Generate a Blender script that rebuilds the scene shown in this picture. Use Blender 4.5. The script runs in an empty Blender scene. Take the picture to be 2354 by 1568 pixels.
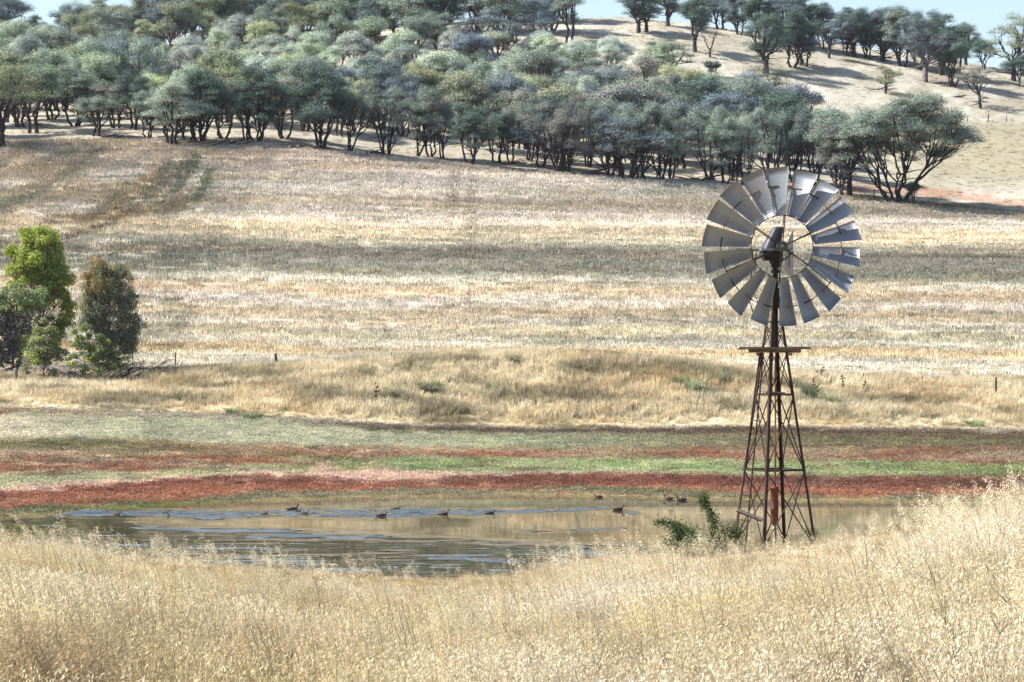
import bpy, math, numpy as np
from mathutils import Vector, Matrix

rng = np.random.default_rng(7)
scene = bpy.context.scene
COL = scene.collection
F, CX, HV = 6539.0, 1177.0, 810.0     # focal length, centre column and horizon row, in units of a 2354 px wide picture
PI = math.pi

# ---------------------------------------------------------------- small helpers
def s2l(c):
    c = np.asarray(c, float) / 255.0
    return np.where(c <= 0.04045, c / 12.92, ((c + 0.055) / 1.055) ** 2.4)

_tab = np.random.default_rng(11).random((256, 256))
def vnoise(x, y, seed=0):
    x = np.asarray(x, float) + seed * 17.31; y = np.asarray(y, float) + seed * 5.77
    xi = np.floor(x).astype(int); yi = np.floor(y).astype(int)
    fx = x - xi; fy = y - yi
    fx = fx * fx * (3 - 2 * fx); fy = fy * fy * (3 - 2 * fy)
    a = _tab[xi & 255, yi & 255]; b = _tab[(xi + 1) & 255, yi & 255]
    c = _tab[xi & 255, (yi + 1) & 255]; d = _tab[(xi + 1) & 255, (yi + 1) & 255]
    return (a * (1 - fx) + b * fx) * (1 - fy) + (c * (1 - fx) + d * fx) * fy
def fbm(x, y, seed=0, o=4):
    t = 0; a = 0.5; n = 0
    for k in range(o):
        t = t + a * vnoise(x * 2 ** k, y * 2 ** k, seed + k); n += a; a *= 0.55
    return t / n

def mesh_np(name, V, faces, mat=None, smooth=False, attrs=None, matidx=None):
    """faces: list of integer arrays, each (n,3) or (n,4)."""
    me = bpy.data.meshes.new(name)
    V = np.asarray(V, np.float32).reshape(-1, 3)
    me.vertices.add(len(V)); me.vertices.foreach_set('co', V.ravel())
    faces = [np.asarray(f, np.int32) for f in faces if len(f)]
    if faces:
        loops = np.concatenate([f.ravel() for f in faces])
        tot = np.concatenate([np.full(len(f), f.shape[1], np.int32) for f in faces])
        st = np.concatenate([[0], np.cumsum(tot)[:-1]]).astype(np.int32)
        me.loops.add(len(loops)); me.loops.foreach_set('vertex_index', loops)
        me.polygons.add(len(tot)); me.polygons.foreach_set('loop_start', st)
        me.polygons.foreach_set('loop_total', tot)
        me.polygons.foreach_set('use_smooth', np.full(len(tot), smooth))
        if matidx is not None:
            me.polygons.foreach_set('material_index', np.asarray(matidx, np.int32))
    for k, (typ, arr) in (attrs or {}).items():
        at = me.attributes.new(k, typ, 'POINT')
        arr = np.asarray(arr)
        if typ == 'FLOAT_COLOR': at.data.foreach_set('color', np.concatenate([arr, np.ones((len(arr), 1))], 1).astype(np.float32).ravel())
        elif typ == 'FLOAT_VECTOR': at.data.foreach_set('vector', arr.astype(np.float32).ravel())
        elif typ == 'INT': at.data.foreach_set('value', arr.astype(np.int32).ravel())
        else: at.data.foreach_set('value', arr.astype(np.float32).ravel())
    for m in (mat if isinstance(mat, (list, tuple)) else [mat]):
        if m is not None: me.materials.append(m)
    me.update(calc_edges=True)
    return me

def obj(name, me, parent=None, loc=None):
    o = bpy.data.objects.new(name, me); COL.objects.link(o)
    if parent is not None: o.parent = parent
    if loc is not None: o.location = loc
    return o
def tag(o, label=None, cat=None, group=None, kind=None):
    for k, v in (('label', label), ('category', cat), ('group', group), ('kind', kind)):
        if v: o[k] = v
    return o
def empty(name, loc, label=None, cat=None, group=None, rz=0.0):
    o = bpy.data.objects.new(name, None); COL.objects.link(o)
    o.location = loc; o.rotation_euler = (0, 0, rz); o.empty_display_size = 0.3
    return tag(o, label, cat, group)

class MB:
    """collects bars, tubes, boxes and plates for ONE mesh"""
    def __init__(s): s.V = []; s.Q = []; s.T = []; s.n = 0
    def add(s, V, Q=(), T=()):
        V = np.asarray(V, float).reshape(-1, 3)
        if len(Q): s.Q.append(np.asarray(Q, int) + s.n)
        if len(T): s.T.append(np.asarray(T, int) + s.n)
        s.V.append(V); s.n += len(V)
    def tube(s, pts, rad, n=6, cap=True, up=(0, 0, 1)):
        P = np.asarray(pts, float); k = len(P)
        R = np.full(k, rad) if np.isscalar(rad) else np.asarray(rad, float)
        T = np.gradient(P, axis=0); T /= np.maximum(np.linalg.norm(T, axis=1, keepdims=True), 1e-9)
        u = np.asarray(up, float)
        if abs(T[0] @ u) > 0.95: u = np.array((1.0, 0.07, 0))
        A = np.cross(T, u); A /= np.maximum(np.linalg.norm(A, axis=1, keepdims=True), 1e-9)
        B = np.cross(A, T)
        a = np.arange(n) * 2 * PI / n + PI / n
        ring = P[:, None] + R[:, None, None] * (np.cos(a)[None, :, None] * A[:, None] + np.sin(a)[None, :, None] * B[:, None])
        V = ring.reshape(-1, 3)
        i = np.arange(k - 1)[:, None] * n; j = np.arange(n)[None]; j2 = (j + 1) % n
        Q = np.stack([i + j, i + j2, i + n + j2, i + n + j], -1).reshape(-1, 4)
        T_ = []
        if cap:
            V = np.concatenate([V, P[:1], P[-1:]]); c0 = k * n; c1 = c0 + 1
            T_ = [(c0, (q + 1) % n, q) for q in range(n)] + [(c1, (k - 1) * n + q, (k - 1) * n + (q + 1) % n) for q in range(n)]
        s.add(V, Q, T_)
    def bar(s, a, b, w, h=None, up=(0, 0, 1)):
        a = np.asarray(a, float); b = np.asarray(b, float); h = h or w
        t = b - a; t /= np.linalg.norm(t); u = np.asarray(up, float)
        if abs(t @ u) > 0.97: u = np.array((0.0, 1, 0))
        x = np.cross(t, u); x /= np.linalg.norm(x); y = np.cross(x, t)
        V = [p + sx * x * w / 2 + sy * y * h / 2 for p in (a, b) for sx, sy in ((-1, -1), (1, -1), (1, 1), (-1, 1))]
        s.add(V, [(0, 1, 2, 3)[::-1], (4, 5, 6, 7), (0, 1, 5, 4), (1, 2, 6, 5), (2, 3, 7, 6), (3, 0, 4, 7)])
    def angle(s, a, b, w, t, ex, ey):
        """angle iron: two flanges along ex and ey from the corner line a-b"""
        a = np.asarray(a, float); b = np.asarray(b, float); ex = np.asarray(ex, float); ey = np.asarray(ey, float)
        poly = [(0, 0), (w, 0), (w, t), (t, t), (t, w), (0, w)]
        V = [p + ex * q[0] + ey * q[1] for p in (a, b) for q in poly]
        Q = [(i, (i + 1) % 6, 6 + (i + 1) % 6, 6 + i) for i in range(6)]
        Q += [(0, 3, 2, 1), (0, 5, 4, 3), (6, 7, 8, 9), (6, 9, 10, 11)]
        s.add(V, Q)
    def build(s, name, mat, parent=None, smooth=False, loc=None):
        V = np.concatenate(s.V); Q = np.concatenate(s.Q) if s.Q else np.zeros((0, 4), int)
        T = np.concatenate(s.T) if s.T else np.zeros((0, 3), int)
        return obj(name, mesh_np(name, V, [Q, T], mat, smooth), parent, loc)

# ---------------------------------------------------------------- node helpers
def material(name):
    m = bpy.data.materials.new(name); m.use_nodes = True
    nt = m.node_tree; nt.nodes.clear()
    out = nt.nodes.new('ShaderNodeOutputMaterial')
    return m, nt, out
def N(nt, typ, **kw):
    n = nt.nodes.new(typ)
    for k, v in kw.items():
        if k.startswith('i_'):
            key = k[2:]
            key = int(key) if key.isdigit() else key.replace('_', ' ')
            n.inputs[key].default_value = v
        else: setattr(n, k, v)
    return n
def L(nt, a, b): nt.links.new(a, b)
def mix_rgb(nt, mode, fac, a, b):
    n = nt.nodes.new('ShaderNodeMix'); n.data_type = 'RGBA'; n.blend_type = mode; n.clamp_factor = True
    for sock, v in ((n.inputs[0], fac), (n.inputs[6], a), (n.inputs[7], b)):
        if hasattr(v, 'is_output'): L(nt, v, sock)
        else: sock.default_value = v if not isinstance(v, (tuple, list)) or len(v) == 4 else (*v, 1)
    return n.outputs[2]
def noise(nt, vec, scale, detail=3, rough=0.55):
    n = N(nt, 'ShaderNodeTexNoise'); n.inputs['Scale'].default_value = scale
    n.inputs['Detail'].default_value = detail; n.inputs['Roughness'].default_value = rough
    if vec is not None: L(nt, vec, n.inputs['Vector'])
    return n.outputs['Fac']
def remap(nt, v, a, b, c, d):
    n = N(nt, 'ShaderNodeMapRange'); L(nt, v, n.inputs[0])
    for i, q in zip((1, 2, 3, 4), (a, b, c, d)): n.inputs[i].default_value = q
    return n.outputs[0]
def vmap(nt, vec, scale):
    n = N(nt, 'ShaderNodeMapping'); n.inputs['Scale'].default_value = scale; L(nt, vec, n.inputs['Vector'])
    return n.outputs[0]
def scale_col(nt, col, v):
    n = N(nt, 'ShaderNodeVectorMath', operation='SCALE'); L(nt, col, n.inputs[0]); L(nt, v, n.inputs[3]); return n.outputs[0]

ALB = 0.62          # share of the sunlit colour seen in the picture taken as reflectance

def desat(c, k):
    c = np.asarray(c, float); g = c @ np.array((.3, .55, .15)); return c * (1 - k) + g[..., None] * k

def plant_material(name, src, transl=0.35, attr='tint', lo=0.7, hi=1.25, rough=0.75, glow=(1, 1, 1)):
    """thin leaves: diffuse + translucent. src: INSTANCER (attribute of the scattered point), OBJECT (object colour) or a colour"""
    m, nt, out = material(name)
    if src == 'INSTANCER':
        a = N(nt, 'ShaderNodeAttribute'); a.attribute_type = 'INSTANCER'; a.attribute_name = attr; col = a.outputs['Color']
    elif src == 'OBJECT': col = N(nt, 'ShaderNodeObjectInfo').outputs['Color']
    else: col = N(nt, 'ShaderNodeRGB'); col.outputs[0].default_value = (*src, 1); col = col.outputs[0]
    v = N(nt, 'ShaderNodeAttribute'); v.attribute_name = 'var'
    k = remap(nt, v.outputs['Fac'], 0, 1, lo, hi)
    col = scale_col(nt, col, k)
    h = N(nt, 'ShaderNodeAttribute'); h.attribute_name = 'hue'       # part-to-part colour (stem to seed, old to new leaf)
    col = mix_rgb(nt, 'MULTIPLY', 1.0, col, h.outputs['Color'])
    d = N(nt, 'ShaderNodeBsdfDiffuse'); L(nt, col, d.inputs[0])
    t = N(nt, 'ShaderNodeBsdfTranslucent'); tc = mix_rgb(nt, 'MULTIPLY', 1.0, col, (*glow, 1)); L(nt, tc, t.inputs[0])
    mx = N(nt, 'ShaderNodeMixShader'); mx.inputs[0].default_value = transl
    L(nt, d.outputs[0], mx.inputs[1]); L(nt, t.outputs[0], mx.inputs[2]); L(nt, mx.outputs[0], out.inputs[0])
    return m
def simple_material(name, col, rough=0.8, metal=0.0, vary=0.3, scale=8.0, stretch=(1, 1, 1), col2=None, bump=0.0, spec=0.3):
    m, nt, out = material(name)
    tc = N(nt, 'ShaderNodeTexCoord').outputs['Object']
    vec = vmap(nt, tc, stretch)
    n1 = noise(nt, vec, scale, 5)
    base = mix_rgb(nt, 'MIX', remap(nt, n1, 0.35, 0.65, 0, 1), (*col, 1), (*(col2 or tuple(c * (1 - vary) for c in col)), 1))
    b = N(nt, 'ShaderNodeBsdfPrincipled'); L(nt, base, b.inputs['Base Color'])
    b.inputs['Roughness'].default_value = rough; b.inputs['Metallic'].default_value = metal
    b.inputs['Specular IOR Level'].default_value = spec
    if bump:
        bp = N(nt, 'ShaderNodeBump', i_Strength=bump, i_Distance=0.02); L(nt, noise(nt, vec, scale * 3, 4), bp.inputs['Height'])
        L(nt, bp.outputs[0], b.inputs['Normal'])
    L(nt, b.outputs[0], out.inputs[0])
    return m
# ---------------------------------------------------------------- terrain: a real height field, surveyed along rays from the viewpoint
XS = np.array([-300, 0, 300, 600, 900, 1200, 1500, 1800, 2100, 2354, 2650], float)
def Zv(v, d): return (HV - np.asarray(v, float)) / F * d
SHORE_V = np.array([1212, 1190, 1164, 1149, 1140, 1135, 1142, 1149, 1151, 1150, 1150.])
WZ = -8.3
ds = F * -WZ / (SHORE_V - HV)
KN = [  # (distance, height) of each survey line over the columns XS
    (-40, [-1.9] * 11), (0, [-1.9] * 11),
    (12, [-2.15, -2.15, -2.2, -2.25, -2.3, -2.3, -2.25, -2.2, -2.15, -2.1, -2.1]),
    (20, [-2.5, -2.5, -2.6, -2.72, -2.8, -2.75, -2.65, -2.6, -2.5, -2.35, -2.3]),
    (30, [-2.8, -2.8, -2.97, -3.12, -3.22, -3.18, -3.03, -2.95, -2.65, -2.32, -2.2]),
    (38, [-3.0, -3.02, -3.22, -3.42, -3.53, -3.48, -3.33, -3.25, -2.75, -2.36, -2.2]),
    (47, Zv([1262, 1270, 1292, 1320, 1343, 1336, 1306, 1296, 1236, 1212, 1205], 47)),
    (56, [-4.3, -4.3, -4.5, -4.75, -4.85, -4.85, -4.5, -4.0, -3.7, -3.45, -3.4]),
    (70, [-6.3, -6.3, -6.4, -6.5, -6.5, -6.5, -6.4, -6.2, -6.0, -5.8, -5.8]),
    (86, [-8.5] * 11), (100, [-9.3] * 11),
    (ds - 14, [-8.9] * 11), (ds, [WZ] * 11),
    (205, Zv([942, 945, 955, 965, 980, 985, 985, 985, 990, 998, 1000], 205)),
    (213, Zv([905, 906, 912, 912, 905, 900, 903, 925, 944, 948, 950], 213)),
    (220, Zv([880, 880, 872, 850, 832, 822, 832, 868, 892, 900, 902], 220)),
    (228, Zv([868, 867, 850, 836, 824, 818, 828, 850, 866, 872, 875], 228)),
    (286, Zv([540, 540, 540, 545, 560, 575, 590, 605, 620, 630, 640], 286)),
    (350, Zv([332, 330, 327, 331, 365, 392, 415, 440, 467, 478, 488], 350)),
    (440, Zv([240, 228, 212, 208, 214, 225, 235, 262, 290, 305, 315], 440)),
    (540, Zv([150, 140, 120, 92, 67, 49, 51, 95, 134, 176, 215], 540)),
    (580, Zv([170, 155, 140, 120, 95, 75, 80, 120, 150, 195, 225], 580) - 2),
    (760, [20.0] * 11), (1200, [0.0] * 11), (6000, [-20.0] * 11),
]
PXG = np.linspace(-700, 3050, 251)
DG = np.concatenate([np.arange(-40, 60, 0.5), np.arange(60, 140, 1.0), np.arange(140, 230, 0.4), np.arange(230, 620, 1.5), np.geomspace(620, 6000, 80)])
def _smooth(a, k, axis):
    w = np.exp(-0.5 * (np.arange(-3 * k, 3 * k + 1) / k) ** 2); w /= w.sum(); r = 3 * k
    a = np.moveaxis(a, axis, 0); p = np.concatenate([np.repeat(a[:1], r, 0), a, np.repeat(a[-1:], r, 0)])
    o = sum(w[i] * p[i:i + len(a)] for i in range(len(w)))
    return np.moveaxis(o, 0, axis)
def _pchip(x, y, xq):
    h = np.diff(x); dl = np.diff(y) / h; d = np.zeros_like(y)
    w1 = 2 * h[1:] + h[:-1]; w2 = h[1:] + 2 * h[:-1]
    ok = dl[:-1] * dl[1:] > 0
    with np.errstate(divide='ignore', invalid='ignore'):
        d[1:-1] = np.where(ok, (w1 + w2) / (w1 / dl[:-1] + w2 / dl[1:]), 0)
    d[0] = dl[0]; d[-1] = dl[-1]
    i = np.clip(np.searchsorted(x, xq) - 1, 0, len(x) - 2); t = (xq - x[i]) / h[i]
    return ((2 * t ** 3 - 3 * t ** 2 + 1) * y[i] + (t ** 3 - 2 * t ** 2 + t) * h[i] * d[i]
            + (-2 * t ** 3 + 3 * t ** 2) * y[i + 1] + (t ** 3 - t ** 2) * h[i] * d[i + 1])
_kd = np.array([_smooth(np.interp(PXG, XS, np.broadcast_to(np.asarray(k[0], float), (11,))), 5, 0) for k in KN])
_kz = np.array([_smooth(np.interp(PXG, XS, np.asarray(k[1], float)), 5, 0) for k in KN])
ZT = np.array([_pchip(_kd[:, c], _kz[:, c], DG) for c in range(len(PXG))])
def px_of(X, d): return CX + F * X / np.maximum(d, 12.0)
def ground(X, d):
    X = np.asarray(X, float); d = np.asarray(d, float)
    p = np.clip((px_of(X, d) - PXG[0]) / (PXG[1] - PXG[0]), 0, len(PXG) - 1.001)
    i = np.floor(p).astype(int); fp = p - i
    j = np.clip(np.searchsorted(DG, d) - 1, 0, len(DG) - 2); fd = np.clip((d - DG[j]) / (DG[j + 1] - DG[j]), 0, 1)
    z = (ZT[i, j] * (1 - fp) + ZT[i + 1, j] * fp) * (1 - fd) + (ZT[i, j + 1] * (1 - fp) + ZT[i + 1, j + 1] * fp) * fd
    b = np.exp(-((d - 213) / 9.0) ** 2)                      # hummocks on the far bank
    z = z + b * 0.7 * (fbm(X * 0.16, d * 0.22, 3) - 0.5) + 0.12 * (fbm(X * 0.5, d * 0.5, 5) - 0.5) * (d < 70)
    hill = np.clip((d - 330) / 60, 0, 1)
    return z + hill * 1.2 * (fbm(X * 0.05, d * 0.05, 9) - 0.5) + 0.25 * np.clip((d - 222) / 20, 0, 1) * (fbm(X * 0.08, d * 0.15, 4) - 0.5)
def row_of(X, d): return HV - F * ground(X, d) / np.maximum(d, 1)
_scan = np.concatenate([np.arange(150, 232, 0.5), np.arange(232, 560, 1.0)])
def at(px, v, lo=150.0):
    """ground point met by the ray through picture column px, row v (beyond distance lo)"""
    d = _scan[_scan >= lo]; X = (px - CX) / F * d
    r = row_of(X, d); k = int(np.argmax(r <= v)) if (r <= v).any() else int(np.argmin(r))
    if k > 0 and r[k - 1] != r[k]:
        t = np.clip((v - r[k - 1]) / (r[k] - r[k - 1]), 0, 1); dd = d[k - 1] + t * (d[k] - d[k - 1])
    else: dd = d[k]
    Xd = (px - CX) / F * dd
    return float(Xd), float(dd), float(ground(Xd, dd))
def at_d(px, d):
    X = (px - CX) / F * d
    return float(X), float(d), float(ground(X, d))

# ---- ground colour (soil, stubble, herb carpets, painted cloud shade), laid on the field in world positions
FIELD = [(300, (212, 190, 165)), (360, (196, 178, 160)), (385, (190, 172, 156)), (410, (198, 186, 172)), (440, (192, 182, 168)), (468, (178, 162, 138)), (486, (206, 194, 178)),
         (505, (226, 212, 196)), (525, (234, 214, 178)), (542, (222, 204, 172)), (558, (186, 178, 158)), (578, (140, 128, 108)), (598, (160, 154, 138)),  # dark bands: cloud shade painted in, mixed with darker soil and stubble
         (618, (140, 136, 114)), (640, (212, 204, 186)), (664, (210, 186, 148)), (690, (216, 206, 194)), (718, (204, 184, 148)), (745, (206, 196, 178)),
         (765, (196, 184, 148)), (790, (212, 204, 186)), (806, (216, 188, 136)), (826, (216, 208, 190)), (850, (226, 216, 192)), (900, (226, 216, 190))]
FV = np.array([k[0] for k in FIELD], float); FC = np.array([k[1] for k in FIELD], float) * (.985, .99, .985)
BX = np.array([0, 300, 600, 900, 1200, 1800, 2354], float)
BE = np.array([[940, 952, 962, 980, 985, 985, 992], [950, 963, 970, 992, 999, 1001, 1005], [1008, 1014, 1030, 1034, 1036, 1038, 1030],
               [1050, 1050, 1046, 1052, 1056, 1060, 1066], [1060, 1058, 1056, 1076, 1083, 1082, 1080], [1092, 1088, 1074, 1083, 1088, 1092, 1099],
               [1122, 1108, 1088, 1088, 1091, 1096, 1101], [1135, 1116, 1095, 1099, 1094, 1099, 1104], [1151, 1133, 1113, 1113, 1116, 1122, 1126],
               [1172, 1156, 1137, 1131, 1128, 1141, 1146]], float)
MAUVE = (176, 160, 148); DARK = (116, 98, 72); SAGE = (188, 186, 144); OLIVE = (136, 128, 74); RUST = (172, 108, 64); GREEN = (150, 166, 86)
PALE = (190, 190, 126); TAN = (226, 190, 154); MAROON = (146, 84, 52); RED = (186, 110, 56); FRINGE = (150, 140, 96); OLBR = (140, 128, 84); CREAM = (218, 204, 166)
BC = [[CREAM, MAUVE, MAUVE, MAUVE, MAUVE, MAUVE, (190, 174, 150)], [(160, 120, 76), (190, 178, 140), (180, 170, 140), DARK, DARK, (120, 96, 66), (130, 110, 72)],
      [CREAM, SAGE, SAGE, SAGE, (172, 174, 128), OLBR, (132, 122, 74)], [OLIVE, (132, 122, 62), RUST, RUST, (176, 108, 72), RUST, (158, 100, 66)],
      [(150, 110, 66), RUST, (150, 120, 62), GREEN, (150, 170, 88), (152, 172, 94), (136, 150, 72)], [RUST, RUST, RUST, (124, 164, 78), (164, 188, 122), (176, 190, 116), (120, 132, 60)],
      [PALE, PALE, (176, 182, 108), (168, 152, 92), (200, 190, 140), (150, 140, 80), (130, 120, 62)], [TAN, TAN, TAN, TAN, TAN, (196, 160, 110), (140, 110, 70)],
      [(178, 106, 64), (168, 96, 58), MAROON, MAROON, MAROON, (144, 82, 54), (134, 82, 52)], [(182, 112, 66), RED, (192, 110, 56), (190, 108, 56), (188, 114, 64), (196, 114, 60), (180, 106, 58)],
      [(130, 128, 74), (120, 132, 72), FRINGE, FRINGE, FRINGE, FRINGE, FRINGE]]
BC = np.array(BC, float)
TRACKS = [([(1045, 400), (1040, 450), (1036, 520)], 4.5, (132, 116, 92), 0.9), ([(1086, 400), (1083, 450), (1081, 560), (1078, 700)], 4.5, (132, 116, 92), 0.85),
          ([(455, 362), (442, 395), (400, 440), (360, 478)], 8, (92, 100, 66), 0.9), ([(430, 380), (395, 415), (350, 450), (250, 520), (150, 550)], 6, (118, 104, 76), 0.8),
          ([(390, 375), (370, 420), (300, 465), (200, 510)], 6, (112, 106, 76), 0.75), ([(360, 400), (310, 440), (240, 490)], 9, (170, 142, 100), 0.6),
          ([(480, 395), (470, 430), (450, 462)], 11, (98, 112, 70), 0.75), ([(190, 400), (150, 420), (100, 445), (40, 465)], 12, (150, 150, 128), 0.6),
          ([(70, 362), (160, 372), (260, 380)], 12, (150, 142, 128), 0.75), ([(300, 345), (220, 395), (110, 445)], 10, (214, 196, 164), 0.5),
          ([(90, 545), (40, 560)], 8, (186, 190, 170), 0.5), ([(420, 470), (330, 488), (190, 505), (110, 502)], 13, (150, 126, 88), 0.75), ([(30, 380), (120, 350), (260, 330)], 8, (224, 206, 172), 0.6)]
def _seg(px, v, pts):
    best = np.full(px.shape, 1e9)
    for (x0, y0), (x1, y1) in zip(pts[:-1], pts[1:]):
        dx, dy = x1 - x0, y1 - y0
        t = np.clip(((px - x0) * dx + (v - y0) * dy) / (dx * dx + dy * dy), 0, 1)
        best = np.minimum(best, np.hypot(px - x0 - t * dx, v - y0 - t * dy))
    return best
def lerp(a, b, t): return a + (b - a) * t[..., None]
def ground_colour(X, d):
    """linear reflectance"""
    px = px_of(X, d); v = row_of(X, d)
    C = np.zeros(px.shape + (3,)); C[:] = (222, 202, 156)                          # dry straw of the near bank
    m = fbm(X * 0.35, d * 0.35, 21); C = lerp(C, np.array((178, 140, 90.)), np.clip(m * 2.4 - 0.95, 0, 1) * 0.75)
    # stubble field
    w = 22 * (fbm(px * 0.0028, v * 0.012, 31, 3) - 0.5) + 5 * (fbm(px * 0.02, v * 0.06, 33, 3) - 0.5)
    vv = v - 0.016 * (px - 900) - 14 * np.sin(px / 420.0) * np.clip((v - 480) / 200, 0, 1) * 0.4 + w
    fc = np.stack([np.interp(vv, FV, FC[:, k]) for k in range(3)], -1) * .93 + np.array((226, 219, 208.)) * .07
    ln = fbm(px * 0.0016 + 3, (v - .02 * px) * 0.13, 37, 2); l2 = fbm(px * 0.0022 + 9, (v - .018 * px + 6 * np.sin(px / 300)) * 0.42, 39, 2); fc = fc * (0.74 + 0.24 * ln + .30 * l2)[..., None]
    q = fbm(px * 0.004, v * 0.13, 35, 4)
    fc = lerp(fc, np.array((222, 186, 132.)), np.clip(q * 4 - 2.3, 0, 1) * 0.4)
    q = fbm(px * 0.004, v * 0.15, 41, 4)
    fc = lerp(fc, np.array((136, 138, 106.)), np.clip(q * 4.5 - 2.75, 0, 1) * 0.45)
    lf = np.clip((560 - px) / 160, 0, 1) * np.clip((540 - v) / 60, 0, 1)
    fc = lerp(fc, np.array((186, 164, 130.)), lf * np.clip(fbm(px * 0.01 + v * 0.012, v * 0.02, 51) * 3 - 1.1, 0, 1) * 0.8)
    dg = (px * 110 + v * 160) / 194.0; st = fbm(dg * .055, px * .004, 55, 3)
    fc = lerp(fc, np.array((142, 134, 104.)), lf * np.clip(st * 5 - 2.6, 0, 1) * .75); fc = lerp(fc, np.array((222, 204, 170.)), lf * np.clip(1.9 - st * 5, 0, 1) * .6)
    for pts, wd, col, a in TRACKS:
        s = _seg(px + 10 * (fbm(px * .03, v * .03, 61) - .5), v, pts)
        fc = lerp(fc, np.array(col, float), min(1, a * .85) * np.clip(1.4 - s / wd, 0, 1))
    tree_line = np.interp(px, XS, [322, 322, 318, 326, 362, 390, 414, 434, 458, 492, 500])
    # red eroded soil and the dark field edge at the right
    up = np.clip((tree_line - v) / 7 + 0.5, 0, 1)
    hc = np.zeros_like(C); hc[:] = (196, 188, 168)
    n1 = fbm(px * 0.012, v * 0.03, 71); hc = lerp(hc, np.array((176, 166, 144.)), np.clip(n1 * 3.6 - 1.5, 0, 1))
    n2 = fbm(px * 0.02, v * 0.05, 73); hc = lerp(hc, np.array((228, 220, 202.)), np.clip(n2 * 4 - 2.1, 0, 1) * 0.8)
    wood = np.clip((1900 + (v - 400) * 3.4 - px) / 160, 0, 1) * np.clip((330 - 0 * v + v * 0) / 330, 0, 1)
    hc = lerp(hc, np.array((186, 174, 152.)), wood * np.clip(fbm(px * 0.01, v * 0.05, 75) * 2 - 0.5, 0, 1) * 0.8)
    grn = np.clip((px - 1950) / 200, 0, 1) * np.clip((v - 275) / 15, 0, 1) * np.clip((440 - v) / 40, 0, 1)
    hc = lerp(hc, np.array((172, 162, 130.)), grn * 0.85)
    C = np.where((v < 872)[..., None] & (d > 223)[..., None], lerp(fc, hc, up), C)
    red = np.exp(-((v - np.interp(px, [1700, 1950, 2100, 2250, 2354, 2500], [425, 436, 440, 452, 470, 480])) / 9.0) ** 2) * np.clip((px - 1720) / 150, 0, 1)
    C = lerp(C, np.array((190, 112, 76.)), np.clip(red * (fbm(px * .02, v * .06, 81) * 2.4 - .55), 0, 0.4) * (d > 300))
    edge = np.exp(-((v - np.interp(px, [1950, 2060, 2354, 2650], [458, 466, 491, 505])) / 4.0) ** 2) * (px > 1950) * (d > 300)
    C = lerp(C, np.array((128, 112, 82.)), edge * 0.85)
    # far bank of rank dry grass
    bank = (d > 195) & (d <= 223)
    bc = np.zeros_like(C); bc[:] = (220, 204, 164)
    b1 = fbm(X * 0.12, d * 0.3, 91); bc = lerp(bc, np.array((204, 170, 108.)), np.clip(b1 * 3.4 - 1.6, 0, 1) * .8)
    b2 = fbm(X * 0.2, d * 0.5, 93); bc = lerp(bc, np.array((142, 132, 92.)), np.clip(b2 * 4.2 - 1.85, 0, 1) * .85)
    b3 = fbm(X * 0.25, d * 0.6, 95); bc = lerp(bc, np.array((238, 224, 188.)), np.clip(b3 * 4 - 2.2, 0, 1) * 0.9)
    C = np.where(bank[..., None], bc, C)
    # herb carpets of the drawn-down flat
    wv = v + 17 * (fbm(px * 0.006, v * 0.03, 101, 3) - 0.5) + 15 * (fbm(px * 0.025, v * 0.1, 103, 4) - 0.5)
    E = np.array([np.interp(px, BX, e) for e in BE])
    CC = np.array([[np.interp(px, BX, BC[i, :, k]) for k in range(3)] for i in range(len(BC))])
    fl = np.moveaxis(CC[0], 0, -1).copy()
    for i in range(len(BE)):
        soft = (14, 8, 16, 9, 9, 9, 8, 5, 9, 6)[i]
        fl = lerp(fl, np.moveaxis(CC[i + 1], 0, -1), np.clip((wv - E[i]) / soft + 0.5, 0, 1))
    zr = np.clip((wv - E[2]) / 6 + .5, 0, 1) * np.clip((E[3] - wv) / 6 + .5, 0, 1)
    fl = lerp(fl, np.array((186, 164, 118.)), zr * np.clip(fbm(px * .008, v * .06, 109) * 3.2 - 1.0, 0, 1) * .85)
    zg = np.clip((wv - E[3]) / 6 + .5, 0, 1) * np.clip((E[6] - wv) / 6 + .5, 0, 1)
    fl = lerp(fl, np.array((206, 196, 148.)), zg * np.clip(fbm(px * .014, v * .12, 111) * 4 - 1.9, 0, 1) * .65)
    fl = lerp(fl, np.array((138, 116, 76.)), zg * np.clip(fbm(px * .01, v * .12, 113) * 4 - 2.0, 0, 1) * .7)
    zq = np.clip((wv - E[7]) / 5 + .5, 0, 1) * np.clip((E[9] - wv) / 5 + .5, 0, 1)
    fl = lerp(fl, np.array((196, 140, 96.)), zq * np.clip(fbm(px * .012, v * .16, 115) * 4 - 2.1, 0, 1) * .7)
    fl = lerp(fl, np.array((120, 84, 60.)), zq * np.clip(fbm(px * .016, v * .2, 117) * 4 - 2.2, 0, 1) * .6)
    s1 = fbm(px * 0.012, v * 0.09, 105); fl = fl * (0.86 + 0.28 * s1)[..., None]
    s2 = fbm(px * 0.02, v * 0.11, 107)
    fl = lerp(fl, np.array((226, 178, 140.)), np.clip(s2 * 9 - 5.6, 0, 1) * 0.8 * ((v > 1035) & (v < 1120) & (px < 1000)))
    sp = np.exp(-((px - 880) / 120) ** 2 - ((v - 1099) / 8.0) ** 2); fl = lerp(fl, np.array((230, 188, 158.)), np.clip(sp * 1.5 * (s2 + .4), 0, 0.9))
    sp = np.exp(-((px - 120) / 110) ** 2 - ((v - 1043) / 6.0) ** 2); fl = lerp(fl, np.array((232, 184, 148.)), np.clip(sp * 2.2 * s2, 0, 0.9))
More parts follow.
